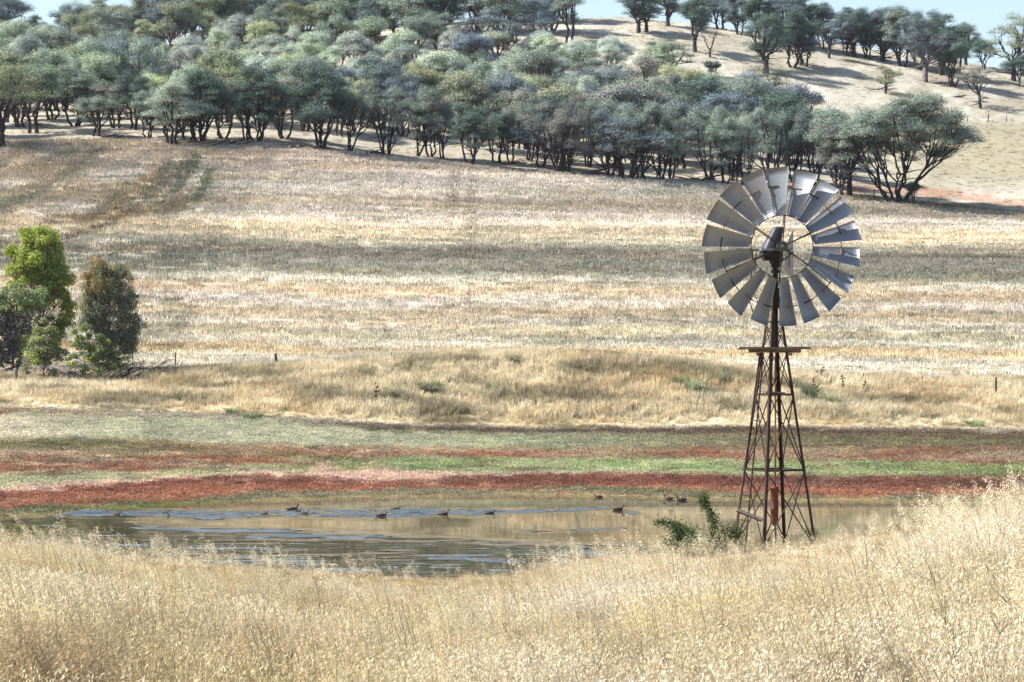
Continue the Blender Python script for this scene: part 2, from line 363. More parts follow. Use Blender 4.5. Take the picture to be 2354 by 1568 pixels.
    g2 = np.exp(-((px - 1420) / 170) ** 2 - ((v - (1128 + (px - 1420) * .02)) / 4.0) ** 2); fl = lerp(fl, np.array((120, 140, 84.)), np.clip(g2 * 1.4, 0, .9))
    t = np.clip((wv - E[0]) / 8 + 0.9, 0, 1) * ((d > 130) & (d < 214))
    C = lerp(C, fl, t)
    C = np.where(((d > 70) & (d <= 130))[..., None], np.array((120, 104, 74.)), C)
    return desat(s2l(np.clip(C, 0, 255)), .12) * ALB

def build_terrain(mat):
    rows = np.concatenate([np.arange(-40, 60, 0.6), np.arange(60, 134, 1.5), np.arange(134, 228, 0.25), np.arange(228, 352, 0.6), np.arange(352, 600, 1.4), np.geomspace(600, 6000, 60)])
    s = np.concatenate([np.linspace(-0.75, -0.232, 70), np.linspace(-0.23, 0.23, 620), np.linspace(0.232, 0.75, 70)])
    Dm, S = np.meshgrid(rows, s, indexing='ij'); X = S * (np.maximum(Dm, 0) + 25)
    Z = ground(X, Dm)
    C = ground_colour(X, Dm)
    V = np.stack([X, Dm, Z], -1).reshape(-1, 3)
    n, m = Dm.shape
    i = np.arange(n - 1)[:, None] * m; j = np.arange(m - 1)[None]
    Q = np.stack([i + j, i + j + 1, i + m + j + 1, i + m + j], -1).reshape(-1, 4)
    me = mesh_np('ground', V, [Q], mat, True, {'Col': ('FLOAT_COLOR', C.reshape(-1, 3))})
    return tag(obj('ground', me), 'dry farm ground running from the near bank up to the wooded hill', 'ground', kind='structure')

def ground_material():
    m, nt, out = material('soil_and_straw')
    a = N(nt, 'ShaderNodeAttribute'); a.attribute_name = 'Col'
    tc = N(nt, 'ShaderNodeTexCoord').outputs['Object']
    n1 = noise(nt, vmap(nt, tc, (1.2, 0.9, 1.2)), 2.2, 6, 0.65)
    n2 = noise(nt, vmap(nt, tc, (0.25, 0.6, 0.25)), 1.0, 5, 0.6)
    k = N(nt, 'ShaderNodeMath', operation='MULTIPLY'); L(nt, remap(nt, n1, 0.25, 0.75, 0.68, 1.28), k.inputs[0]); L(nt, remap(nt, n2, 0.3, 0.7, 0.88, 1.12), k.inputs[1])
    col = scale_col(nt, a.outputs['Color'], k.outputs[0])
    b = N(nt, 'ShaderNodeBsdfPrincipled'); L(nt, col, b.inputs['Base Color']); b.inputs['Roughness'].default_value = 0.95
    b.inputs['Specular IOR Level'].default_value = 0.1
    bp = N(nt, 'ShaderNodeBump', i_Strength=0.6, i_Distance=0.12); L(nt, n1, bp.inputs['Height']); L(nt, bp.outputs[0], b.inputs['Normal'])
    L(nt, b.outputs[0], out.inputs[0])
    return m

def water_material():
    m, nt, out = material('pond_water')
    pos = N(nt, 'ShaderNodeNewGeometry').outputs['Position']
    at_ = N(nt, 'ShaderNodeAttribute'); at_.attribute_name = 'rip'
    b = N(nt, 'ShaderNodeBsdfPrincipled')
    b.inputs['Base Color'].default_value = (0.034, 0.031, 0.018, 1); b.inputs['Roughness'].default_value = 0.025
    b.inputs['IOR'].default_value = 1.33; b.inputs['Specular IOR Level'].default_value = 0.5
    h1 = noise(nt, vmap(nt, pos, (0.55, 1.6, 1)), 1.0, 3, 0.5)
    h2 = noise(nt, vmap(nt, pos, (1.5, 4.5, 1)), 1.0, 2, 0.5)
    add = N(nt, 'ShaderNodeMath', operation='MULTIPLY_ADD'); L(nt, h2, add.inputs[0]); add.inputs[1].default_value = 0.45; L(nt, h1, add.inputs[2])
    amp = N(nt, 'ShaderNodeMath', operation='MULTIPLY'); L(nt, add.outputs[0], amp.inputs[0]); L(nt, at_.outputs['Fac'], amp.inputs[1])
    bp = N(nt, 'ShaderNodeBump', i_Strength=1.0, i_Distance=1.0); L(nt, amp.outputs[0], bp.inputs['Height'])
    L(nt, bp.outputs[0], b.inputs['Normal']); L(nt, b.outputs[0], out.inputs[0])
    return m
def tilt(px, v, X, d):
    """how far the faces of the ripples lean (radians): calm sheet, breeze-ruffled near water, wakes of the ducks"""
    n1 = fbm(X * .30, d * .8, 151, 4); n2 = fbm(X * .06, d * .14, 153, 3)
    edge = np.interp(px, [0, 200, 500, 900, 1200, 1500, 1800], [1188, 1190, 1200, 1228, 1244, 1268, 1325]) + 50 * (n2 - .5)
    a = .038 * np.clip((v - edge) / 20 + .5, 0, 1) * (.62 + .75 * n1)
    a += .0018 * n1
    def streak(x0, x1, v0, v1, w, amt, wob=2.0):
        t = (px - x0) / (x1 - x0); vc = v0 + (v1 - v0) * t + wob * np.sin(px / 60.0)
        return amt * np.exp(-((v - vc) / w) ** 2) * np.clip(t * 12, 0, 1) * np.clip((1 - t) * 12, 0, 1)
    k = np.clip(3.2 * fbm(px * .012, v * .3, 121, 4) - .8, .1, 1.5)
    a += (streak(100, 1180, 1180, 1182, 6.5, 0.06) + streak(100, 520, 1184, 1180, 7, 0.045) + streak(430, 1000, 1190, 1180, 6, 0.04)
          + streak(640, 1140, 1172, 1174, 3.5, 0.045) + streak(1100, 1420, 1178, 1169, 2.8, 0.07) + streak(1420, 1470, 1172, 1184, 2.8, 0.06)
          + streak(980, 1200, 1286, 1288, 2.5, 0.05) + streak(560, 900, 1236, 1232, 2, .04) + streak(1180, 1450, 1222, 1216, 2, .035) + streak(300, 700, 1215, 1222, 3, .03)) * k * 1.25
    return a
def build_water():
    d = np.concatenate([[60, 70], np.arange(78, 100, .3), np.arange(100, 186, 0.10)]); s = np.concatenate([np.linspace(-.32, -.2, 30), np.linspace(-0.198, 0.198, 520), np.linspace(.2, .32, 30)])
    Dm, S = np.meshgrid(d, s, indexing='ij'); X = S * Dm
    px = CX + F * X / Dm; v = HV - F * WZ / Dm
    a = tilt(px, v, X, Dm)
    ph = (Dm + 1.3 * fbm(X * .22, Dm * .35, 141, 3) + .10 * X) / .95; p = ph - np.floor(ph)
    saw = np.where(p < .84, p / .84, (1 - p) / .16)
    V = np.stack([X, Dm, WZ + .95 * a * saw], -1).reshape(-1, 3)
    n, m = Dm.shape; i = np.arange(n - 1)[:, None] * m; j = np.arange(m - 1)[None]
    Q = np.stack([i + j, i + j + 1, i + m + j + 1, i + m + j], -1).reshape(-1, 4)
    me = mesh_np('water', V, [Q], water_material(), True, {'rip': ('FLOAT', np.clip(a * .03, .0004, .0012).ravel())})
    return tag(obj('water', me), 'still olive water of the farm dam with pale wakes', 'water', kind='structure')
# ---------------------------------------------------------------- windpump
def D2(px, v, d): return np.array(((px - CX) / F * d, d, (HV - v) / F * d))
def build_windmill():
    rust = simple_material('rusty_steel', (0.040, 0.017, 0.013), 0.75, 0.1, 0.5, 5.0, (1, 1, .4), (0.035, 0.02, 0.017), 0.3)
    rust_red = simple_material('red_rusted_casing', (0.14, 0.036, 0.026), 0.7, 0.1, 0.4, 6.0, (1, 1, .3), (0.07, 0.025, 0.02), 0.2)
    pipe_m = simple_material('rusty_pipe', (0.30, 0.17, 0.09), 0.8, 0.0, 0.5, 9.0, (1, 1, .3), (0.12, 0.05, 0.03), 0.2)
    dark = simple_material('greasy_cast_iron', (0.02, 0.019, 0.018), 0.5, 0.3, 0.4, 8.0)
    green = simple_material('green_cast_iron', (0.05, 0.10, 0.085), 0.55, 0.2, 0.5, 12.0, (1, 1, 1), (0.03, 0.045, 0.04))
    galv = galvanised()
    hood_m = simple_material('grey_hood_sheet', (.05, .053, .06), .5, .2, .3, 4)
    wood = simple_material('grey_weathered_wood', (0.16, 0.125, 0.10), 0.9, 0.0, 0.5, 3.0, (1, 6, 6), (0.06, 0.045, 0.035), 0.5)
    vane_m = simple_material('dull_vane_sheet', (0.21, 0.19, 0.20), 0.6, 0.2, 0.2, 3.0)
    bolt_m = simple_material('dark_bolts', (0.05, 0.045, 0.04), 0.6, 0.5)
    pale = simple_material('pale_poly_pipe', (0.5, 0.36, 0.27), 0.7)
    d0 = 55.0; c = D2(1780, 810, d0); cx = c[0]
    zb = float(ground(cx, d0)) - 0.15
    root = empty('windmill', (cx, d0, zb), 'galvanised multi-blade farm windmill on a rusty four-legged lattice tower beside the dam', 'windmill')
    O = np.array((cx, d0, zb))
    lz = lambda v: (HV - v) / F * d0 - zb                     # height above the base of picture row v on the tower axis
    r_at = lambda z: 0.267 + (0.017 - zb - z) * 0.1515
    th = np.radians([160.4, 250.4, -19.6, 70.4])                # legs: A, B, D, C
    def corner(k, z): return np.array((math.cos(th[k]) * r_at(z), math.sin(th[k]) * r_at(z), z))
    ztop = lz(668); levels = [0.35, lz(1080), lz(907), lz(806), lz(740), ztop]
    for k in range(4):
        m = MB(); e1 = np.array((math.cos(th[k] + PI * .75), math.sin(th[k] + PI * .75), 0)); e2 = np.array((math.cos(th[k] - PI * .75), math.sin(th[k] - PI * .75), 0))
        m.angle(corner(k, -0.2), corner(k, ztop), 0.054, 0.008, e1, e2)
        for z in (levels[1] + .1, levels[2] + .1):                # splice plates
            m.angle(corner(k, z - .12) * (1.012, 1.012, 1), corner(k, z + .12) * (1.012, 1.012, 1), .07, .009, e1, e2)
        m.build('leg', rust, root)
    for li, z in enumerate(levels[1:5]):                        # girts: one ring of bars per level
        for k in range(4):
            m = MB(); a, b = corner(k, z), corner((k + 1) % 4, z)
            m.bar(a * (.985, .985, 1), b * (.985, .985, 1), 0.036, 0.036); m.build('girt', rust, root)
    for li in range(4):
        z0, z1 = levels[li] + (0.02 if li else 0), levels[li + 1] - .02
        for k in range(4):
            m = MB(); q = (k + 1) % 4
            rad = 0.013 if li < 2 else 0.010
            m.tube([corner(k, z0) * (.97, .97, 1), corner(q, z1) * (.97, .97, 1)], rad, 5)
            m.tube([corner(q, z0) * (.955, .955, 1), corner(k, z1) * (.955, .955, 1)], rad, 5)
            m.build('cross_brace', rust, root)
    # head pole of the tower and its collar
    m = MB(); hp = lz(600)
    m.tube([(0.02, 0, lz(800)), (0.02, 0, ztop), (0.02, 0, hp)], [.045, .055, .05], 10); m.tube([(0.02, 0, ztop - .06), (0.02, 0, ztop + .05)], .085, 12)
    m.tube([(0.02, 0, lz(628)), (0.02, 0, lz(620))], .085, 12); m.tube([(0.02, 0, lz(617)), (0.02, 0, lz(613))], .075, 12)
    m.build('head_pole', dark, root, False)
    # platform of grey planks on two bearers
    pz = lz(800.5); m = MB(); pr = np.random.default_rng(5)
    ang = np.radians(-8)
    ex = np.array((math.cos(ang), math.sin(ang), 0)); ey = np.array((-math.sin(ang), math.cos(ang), 0))
    deck = MB()
    for i in range(9):
        y = -0.5 + i * 0.125
        for s0, s1 in ((-0.66, -0.16), (0.16, 0.66)) if 3 <= i <= 5 else ((-0.66, .66),):
            a0 = s0 + pr.uniform(-.05, .03); a1 = s1 + pr.uniform(-.05, .06); zz = pz + pr.uniform(-.004, .006)
            deck.bar(ex * a0 + ey * y + (0, 0, zz + pr.uniform(-.012, .01)), ex * a1 + ey * y + (0, 0, zz + pr.uniform(-.012, .012)), 0.105, 0.026)
    pf = deck.build('platform', wood, root)
    for y in (-.34, .34):
        m = MB(); m.bar(ex * -.48 + ey * y + (0, 0, pz - .052), ex * .50 + ey * y + (0, 0, pz - .052), 0.05, 0.07); m.build('bearer', wood, pf)
    for x in (-.3, .3):
        m = MB(); m.bar(ex * x + ey * -.45 + (0, 0, pz - .117), ex * x + ey * .45 + (0, 0, pz - .117), 0.05, 0.055); m.build('bearer', wood, pf)
    # half-way timber, level with the second girt
    m = MB(); m.bar((-.18, -.2, lz(903)), (.18, -.26, lz(905)), .06, .06); m.build('guide_timber', wood, root)
    # ladder up the face between legs A and B, most rungs gone
    lad = MB(); A = lambda t, z: corner(0, z) * (1 - t) + corner(1, z) * t
    out = np.array((-.05, -.055, 0))
    zt, z0 = lz(812), 0.1
    for t in (0.16, 0.50): lad.tube([A(t * 1.0, z0) + out, A(t, lz(1000)) + out, A(t, zt) + out], 0.016, 6)
    lad_o = lad.build('ladder', rust, root)
    for v in (851, 966, 1024, 1138, 1195, 1110 + 140):
        m = MB(); z = lz(v); m.tube([A(.16, z) + out, A(.50, z) + out], 0.012, 5); m.build('rung', rust, lad_o)
    # pump rod, casing and fittings
    m = MB(); m.tube([(.02, -.02, lz(1122)), (.018, 0, lz(860)), (.02, 0, lz(700))], [.019, .017, .012], 8); m.build('pump_rod', pipe_m, root, True)
    m = MB(); zc0, zc1 = lz(1205), lz(1119)
    prof = [(zc0, .074), (zc0 + .02, .08), (lz(1172), .08), (lz(1171), .084), (lz(1168), .084), (lz(1167), .079), (zc1 - .05, .077), (zc1 - .045, .083), (zc1, .083)]
    m.tube([(0.0, -.02, p[0]) for p in prof], [p[1] for p in prof], 18); m.build('pump_casing', rust_red, root, True)
    m = MB()
    for a in (0.5, 2.6, 4.7): m.tube([(.05 * math.cos(a), -.02 + .05 * math.sin(a), zc0 + .05), (.28 * math.cos(a), -.02 + .28 * math.sin(a), zc0 - .42)], .015, 5)
    m.build('casing_stand', rust, root)
    m = MB(); m.tube([(.0, -.04, zc0 + .02), (.0, -.05, zc0 - .12), (.02, -.08, zc0 - .18), (.03, -.08, zc0 - .24), (.0, -.06, zc0 - .3), (0, -.05, zc0 - .6)], [.032, .034, .04, .036, .032, .03], 10); m.build('outlet_pipe', pale, root, True)
    # ------------ wheel
    yaw = math.radians(5.0); ax = np.array((math.sin(yaw), -math.cos(yaw), 0.0))
    ax[2] = 0.03; ax /= np.linalg.norm(ax)
    hx = D2(1797.5, 567, 54.5) - O
    R = 1.527; er0 = np.array((math.cos(yaw), math.sin(yaw), 0)); eu0 = np.cross(er0, ax); eu0 = eu0 * (1 if eu0[2] > 0 else -1)
    er0 = np.cross(eu0, ax) * 1.0; er0 = er0 * (1 if er0[0] > 0 else -1)
    def W(r, a, h): return hx + r * (math.cos(a) * er0 + math.sin(a) * eu0) + h * ax
    m = MB()
    m.tube([W(0, 0, h) for h in (-.16, -.14, -.05, .0, .06, .085, .09)], [.05, .085, .085, .105, .105, .07, .03], 20); hub = m.build('wheel', green, root, True)
    m = MB(); m.tube([W(0, 0, .085), W(0, 0, .13)], .028, 10); m.build('hub_cap', pipe_m, hub, True)
    m = MB(); nseg = 96
    for rr, hh, tw in ((.395 * R, .012, .009),):
        ring = [W(rr, i * 2 * PI / nseg, hh) for i in range(nseg + 1)]; m.tube(ring, tw, 6, cap=False, up=ax)
    for i in range(36):
        a = (i + .5) * 2 * PI / 36; m.tube([W(.395 * R - .012, a, .012), W(.395 * R + .012, a, .012)], .012, 5, up=ax)
    m.build('inner_ring', dark, hub)
    pitch = math.radians(38)
    base = math.radians(92.5)
    def surf(a0, rr, s, off=0.0):
        f = (rr - .4 * R) / (.6 * R); ch = (.158 + .178 * f) * R
        tt = s * ch * math.cos(pitch); hh = -s * ch * math.sin(pitch) + ch * .085 * (4 * s * s - 1) * 1.0 + off
        rr2 = rr - .010 * R * (4 * s * s) * (1 if f > .5 else -1) * 0.5
        p = hx + (math.cos(a0) * er0 + math.sin(a0) * eu0) * rr2 + (-math.sin(a0) * er0 + math.cos(a0) * eu0) * tt + ax * (hh + .02)
        return p
    br = np.random.default_rng(3)
    for b in range(18):
        a0 = base - b * 2 * PI / 18 + br.normal(0, .008); V = []; nr, ns = 7, 9
        for off in (0.0, -0.003):
            for i in range(nr):
                for j in range(ns):
                    V.append(surf(a0, R * (.40 + .60 * i / (nr - 1)), j / (ns - 1) - .5, off))
        Q = []; n1 = nr * ns
        for i in range(nr - 1):
            for j in range(ns - 1):
                q = [i * ns + j, i * ns + j + 1, (i + 1) * ns + j + 1, (i + 1) * ns + j]
                Q.append(q); Q.append([x + n1 for x in q[::-1]])
        loop = [j for j in range(ns)] + [i * ns + ns - 1 for i in range(1, nr)] + [(nr - 1) * ns + j for j in range(ns - 2, -1, -1)] + [i * ns for i in range(nr - 2, 0, -1)]
        for x, y in zip(loop, loop[1:] + loop[:1]): Q.append([x, y, y + n1, x + n1])
        bo = obj('blade', mesh_np('blade', V, [np.array(Q)], galv, True), hub)
        m = MB(); rs = .765 * R                                # bracket strap from the middle of the blade across to the rim
        pts = [surf(a0, rs, s, .012) for s in np.linspace(-.02, .5, 7)]
        nxt = [hx + rs * (math.cos(a0 + q) * er0 + math.sin(a0 + q) * eu0) + ax * (-.075 + .0 * q) for q in (.155, .19)]
        m.tube(pts + nxt, .011, 5, up=ax)
        sb = m.build('strap', pipe_m if b % 2 else rust, bo)
    m = MB()
    ring = [W(.765 * R, i * 2 * PI / nseg, -.085) for i in range(nseg + 1)]; m.tube(ring, .009, 5, cap=False, up=ax); m.build('outer_ring', rust, hub)
    for k in range(6):
        a = math.radians(85 + 60 * k); m = MB()
        m.tube([W(.07, a, .075), W(.395 * R, a - .012, .03), W(.77 * R, a - .02, -.07)], .0105, 6)
        m.tube([W(.07, a, -.09), W(.395 * R, a + .02, -.0), W(.77 * R, a + .035, -.09)], .0085, 6)
        m.tube([W(.395 * R, a - .03, .02), W(.395 * R, a + .035, .02)], .016, 5, up=ax); m.tube([W(.765 * R, a - .035, -.075), W(.765 * R, a + .045, -.09)], .017, 5, up=ax)
        m.build('spoke', rust, hub)
    # ------------ gearbox behind the hub, offset to the side of the shaft
    gx = D2(1772, 572, 54.95) - O
    ca, sa = math.cos(yaw), math.sin(yaw)
    def G(x, y, z): return gx + np.array((x * ca - y * sa, x * sa + y * ca, z))
    m = MB(); secs = [(-.005, .185, .24, 0.0), (.03, .175, .23, .0), (.18, .145, .19, .13), (.36, .112, .14, .32), (.40, .105, .13, .35), (.425, .08, .10, .35)]
    V = []; nn = 20
    for z, wx, wy, ox in secs:
        for i in range(nn):
            a = i * 2 * PI / nn; cxx = abs(math.cos(a)) ** .5 * np.sign(math.cos(a)); syy = abs(math.sin(a)) ** .5 * np.sign(math.sin(a))
            V.append(G(wx * cxx + ox * .4, wy * syy, z))
    Q = [(i * nn + j, i * nn + (j + 1) % nn, (i + 1) * nn + (j + 1) % nn, (i + 1) * nn + j) for i in range(len(secs) - 1) for j in range(nn)]
    V.append(G(.14, 0, .43)); T = [(len(V) - 1, (len(secs) - 1) * nn + j, (len(secs) - 1) * nn + (j + 1) % nn) for j in range(nn)]
    m.add(V, Q, T); m.tube([G(.13, -.02, .50), G(.17, -.02, .505)], .012, 5); m.build('gearbox_hood', hood_m, root, True)
    m = MB(); m.bar(G(-.235, 0, -.025), G(.215, 0, -.025), .52, .04); m.build('gearbox_rim', galv, root)
    m = MB(); m.bar(G(-.19, 0, -.11), G(.2, 0, -.11), .44, .12); m.bar(G(-.15, 0, -.2), G(.19, 0, -.2), .3, .055)
    m.bar(G(.02, .02, -.29), G(.2, .02, -.29), .16, .12)
    m.tube([G(-.06, -.1, -.2), G(.05, -.02, -.36)], .02, 6); m.tube([G(.22, -.1, -.2), G(.1, -.02, -.42)], .022, 6)
    m.tube([G(.21, -.36, 0.02), G(.21, .05, 0.02)], .045, 12)                     # wheel shaft
    m.build('gearbox', dark, root)
    m = MB(); y0 = -.05
    m.tube([G(-.19, y0, -.03), G(-.62, y0 + .3, .0)], .018, 6); m.tube([G(-.34, y0 + .12, -.02), G(-.36, y0 + .12, -.45), G(-.40, .2, -.95), G(-.30, .2, -1.25)], .012, 5)
    m.tube([G(-.29, y0, -.03), G(-.31, y0, -.4), G(-.36, .05, -.75), G(-.15, .05, -1.25)], .009, 5); m.build('furling_lever', rust, root)
    # ------------ tail: arm and flat vane, folded behind the wheel and seen almost edge-on
    n0, n1 = D2(1804.5, 810, 56.0) - O, D2(1823.5, 810, 57.35) - O
    def T_(t, v): 
        p = n0 * (1 - t) + n1 * t; p = p.copy(); d = d0 + p[1]; p[2] = (HV - v) / F * d - zb; return p
    out_ = [(0, 570), (.28, 556), (1, 527), (1, 634), (.5, 633), (0, 621)]
    t = (n1 - n0); t[2] = 0; t /= np.linalg.norm(t); nrm = np.array((-t[1], t[0], 0)) * .002
    V = [T_(*q) + nrm for q in out_] + [T_(*q) - nrm for q in out_]
    k = len(out_); Q = [(0, 1, 4, 5), (1, 2, 3, 4), (11, 10, 7, 6), (10, 9, 8, 7)] + [(i, (i + 1) % k, k + (i + 1) % k, k + i) for i in range(k)]
    va = obj('tail_vane', mesh_np('tail_vane', V, [np.array(Q)], vane_m), root)
    m = MB(); m.tube([T_(.45, 578) - nrm * 5, T_(.45, 616) - nrm * 5], .009, 5); m.build('stiffener', rust, va)
    m = MB(); m.tube([G(.05, .2, -.15), T_(0, 596), T_(.95, 580)], .02, 6); m.tube([G(.05, .2, .05), T_(0.02, 575), T_(.9, 572)], .012, 5); m.build('tail_arm', rust, va)
    # loose plank wedged across the legs low on the tower
    a = D2(1695, 1173, 54.35); b = D2(1752, 1196, 54.2)
    m = MB(); m.bar(a, b, .09, .035, up=(0, -.5, 1)); pk = m.build('plank', wood)
    tag(pk, 'grey weathered plank wedged aslant across the two front legs of the windmill tower', 'plank')
    return root
def galvanised():
    m, nt, out = material('galvanised_sheet')
    tc = N(nt, 'ShaderNodeTexCoord').outputs['Object']
    b = N(nt, 'ShaderNodeBsdfPrincipled')
    n = noise(nt, tc, 26, 6, .7); n2 = noise(nt, tc, 3.0, 4)
    col = mix_rgb(nt, 'MIX', remap(nt, n, .3, .7, 0, 1), (.14, .158, .19, 1), (.235, .26, .30, 1))
    col = mix_rgb(nt, 'MIX', remap(nt, n2, .5, .75, 0, .55), col, (.20, .175, .14, 1))
    L(nt, col, b.inputs['Base Color']); b.inputs['Metallic'].default_value = 0.3; b.inputs['Specular IOR Level'].default_value = .9
    L(nt, remap(nt, n2, .3, .7, .36, .52), b.inputs['Roughness'])
    L(nt, b.outputs[0], out.inputs[0]); return m
# ---------------------------------------------------------------- gum trees
PERK = 1.25
def leaf_cloud(centres, radii, r, per=150, size=.24, flat=.6, hang=.0, under=-.25, aspect=.5, hue=None, up=.45):
    """many leaf faces spread through dome-shaped clumps"""
    P = []; O = []; VV = []; H = []
    for ci, (c, rc) in enumerate(zip(centres, radii)):
        n = max(8, int(per * rc * rc * PERK))
        d = r.normal(size=(n, 3)); d /= np.linalg.norm(d, axis=1, keepdims=True)
        d[:, 2] = np.where(d[:, 2] < under, -d[:, 2] * r.random(n), d[:, 2])
        rad = rc * (0.35 + 0.72 * r.random(n) ** .7)
        lump = 0.8 + .4 * vnoise(d[:, 0] * 2 + ci * 3.1, d[:, 1] * 2 + d[:, 2] * 1.7 + ci, 7)
        P.append(c + d * (rad * lump)[:, None] * (1, 1, flat)); O.append(d)
        v = np.clip(.5 + r.normal(0, .2, n), 0, 1); VV.append(v)
        h = np.ones((n, 3)) if hue is None else np.repeat(hue[ci][None], n, 0)
        H.append(h)
    P = np.concatenate(P); O = np.concatenate(O); VV = np.concatenate(VV); H = np.concatenate(H); n = len(P)
    nr = O * 1.0 + r.normal(size=(n, 3)) * .6 + (0, 0, up); nr /= np.linalg.norm(nr, axis=1, keepdims=True)
    a = r.normal(size=(n, 3)) + (0, 0, -hang * 3); a -= nr * (a * nr).sum(1, keepdims=True); a /= np.linalg.norm(a, axis=1, keepdims=True)
    b = np.cross(nr, a); s = size * (0.6 + .8 * r.random(n))[:, None]
    V = np.stack([P - a * s * .5, P + b * s * aspect * .5, P + a * s * .5, P - b * s * aspect * .5], 1).reshape(-1, 3)
    Q = np.arange(n * 4).reshape(n, 4)
    return V, Q, np.repeat(VV, 4), np.repeat(H, 4, 0)

def bez(p0, p1, p2, n=7):
    t = np.linspace(0, 1, n)[:, None]; return (1 - t) ** 2 * p0 + 2 * t * (1 - t) * p1 + t * t * p2

def make_gum(seed, H, Wd, stems, clumps, crown0=.40, rc=(.55, 1.0), lean=(0, 0), single=False, per=400, size=.145, flat=.95, girth=1.0, under=-.18, dome=1.0, twigs=1.0, hang=0, low=0.0, fill=.35):
    """spreading gum: stems from one stool, limbs sweeping up to dome-shaped clumps"""
    r = np.random.default_rng(seed)
    C = []; R = []; G = []; zc = H * crown0
    nb = max(2, int(round(clumps / 5.0))); B = []
    for k in range(4000):                                        # boughs: each carries its own rounded head of clumps
        if len(B) == nb: break
        a = r.random() * 2 * PI; q = math.sqrt(r.random()) * .88; w = 1 + .22 * math.sin(a * 2 + seed) + .14 * math.sin(a * 3 + seed * 2.1)
        zz = math.sqrt(max(0, 1 - q * q)) * (r.uniform(.66, .95) if r.random() < .62 else r.uniform(low + .05, .62))
        c = np.array((math.cos(a) * q * Wd * .46 * w + lean[0], math.sin(a) * q * Wd * .46 * w + lean[1], zc + zz * (H - zc) * .88)); br = Wd * .50 / math.sqrt(nb) * r.uniform(.8, 1.25)
        if all(np.linalg.norm((c - o[0]) * (1, 1, 1.3)) > .66 * (br + o[1]) * (1 - k / 5000) for o in B): B.append((c, br))
    nb = len(B); wts = np.array([o[1] ** 2 for o in B]); wts /= wts.sum()
    for gi, (bc, br) in enumerate(B):
        nc = max(2, int(round(clumps * wts[gi])))
        for _ in range(nc):
            d = r.normal(size=3); d /= np.linalg.norm(d); d[2] = d[2] if r.random() < .4 else abs(d[2])
            rr = r.uniform(*rc) * (.8 + .4 * r.random())
            C.append(bc + d * br * r.uniform(.5, 1.05) * (1, 1, .92)); R.append(rr); G.append(gi)
    G = np.array(G)
    C = np.array(C); R = np.array(R)
    kz = (H - zc) / ((C[:, 2] + R * .6).max() - zc); kx = Wd * .5 / np.quantile(np.hypot(C[:, 0] - lean[0], C[:, 1] - lean[1]) + R, .94)
    sc = lambda p: np.array((lean[0] + (p[0] - lean[0]) * kx, lean[1] + (p[1] - lean[1]) * kx, zc + (p[2] - zc) * kz))
    C = np.array([sc(p) for p in C]); B = [(sc(o[0]), o[1] * kx) for o in B]
    V, Q, var, hue = leaf_cloud(C, R, r, per, size, flat, hang, under)
    crown = (V, Q, var, hue)
    # limbs
    m = MB(); k = stems; g = .034 * H * girth
    baz = np.array([math.atan2(o[0][1] - lean[1] * .5, o[0][0] - lean[0] * .5) for o in B]); bo = np.array_split(np.argsort(baz), min(k, nb))
    groups = [np.nonzero(np.isin(G, q))[0] for q in bo if len(q)]
    base_r = g * (1.0 if single else .85) / math.sqrt(max(1, k * .55))
    if single: m.tube([(0, 0, -.4), (0, 0, 0), (lean[0] * .08, lean[1] * .08, H * .12), (lean[0] * .2, lean[1] * .2, zc * .75)], [g * 1.5, g * 1.15, g * .95, g * .8], 8)
    for gi, grp in enumerate(groups):
        cen = C[grp].mean(0); ang = math.atan2(cen[1], cen[0])
        b0 = np.array((math.cos(ang) * g * (.2 if single else 1.2), math.sin(ang) * g * (.2 if single else 1.2), (zc * .7 if single else -.3)))
        if single: b0[:2] += np.array(lean) * .2
        tip = cen * (.86, .86, 1) ; tip[2] = min(tip[2], zc + (H - zc) * .55)
        mid = b0 * .45 + tip * .55; mid[2] = b0[2] + (tip[2] - b0[2]) * r.uniform(.36, .52); mid[:2] += r.normal(0, .05 * H, 2)
        main = bez(b0, mid, tip, 10); main[1:-1] += r.normal(0, .012 * H, (8, 3)) * (1, 1, .4)
        m.tube(main, np.linspace(base_r, base_r * .34, 10), 6)
        for gb in sorted(set(G[grp])):
            bc, brd = B[gb]; t0 = r.uniform(.35, .8); i = int(t0 * 9); p0 = main[i]; c = bc - (0, 0, brd * .25)
            if c[2] < p0[2] + .3: i = max(1, int(i * .5)); p0 = main[i]
            mm = p0 * .5 + c * .5; mm[2] += r.uniform(-.16, .06) * np.linalg.norm(c - p0); mm[:2] += r.normal(0, .07, 2) * np.linalg.norm(c - p0)
            limb = bez(p0, mm, c, 8); rr = base_r * (.62 - .25 * t0) + .012; limb[1:-1] += r.normal(0, .045, (6, 3)); m.tube(limb, np.linspace(rr, rr * .4 + .008, 8), 6, cap=False)
            for ti in np.nonzero(G == gb)[0]:
                e = C[ti] + (0, 0, R[ti] * .1); s = limb[r.integers(3, 8)]; mm = (s + e) / 2 + r.normal(0, .10, 3) - (0, 0, .12)
                tw = bez(s, mm, e, 5); m.tube(tw, np.linspace(rr * .4 + .006, .012, 5), 5, cap=False)
                for _ in range(int(round(3 * twigs))):
                    q = e + r.normal(size=3) * R[ti] * (.7, .7, .45); s2 = tw[r.integers(2, 5)]; m.tube([s2, (s2 + q) / 2 + r.normal(0, .06, 3), q], [.016, .012, .008], 4, cap=False)
    # low dead limbs
    for _ in range(int(4 * twigs)):
        a = r.random() * 2 * PI; z = H * r.uniform(.12, .3); l = Wd * r.uniform(.15, .32)
        p = np.array((math.cos(a) * g, math.sin(a) * g, z)); e = p + np.array((math.cos(a) * l, math.sin(a) * l, r.uniform(-.3, .5) * l))
        m.tube(bez(p, (p + e) / 2 + r.normal(0, .1 * l, 3), e, 5), [g * .3, g * .22, g * .15, .02, .012], 5, cap=False)
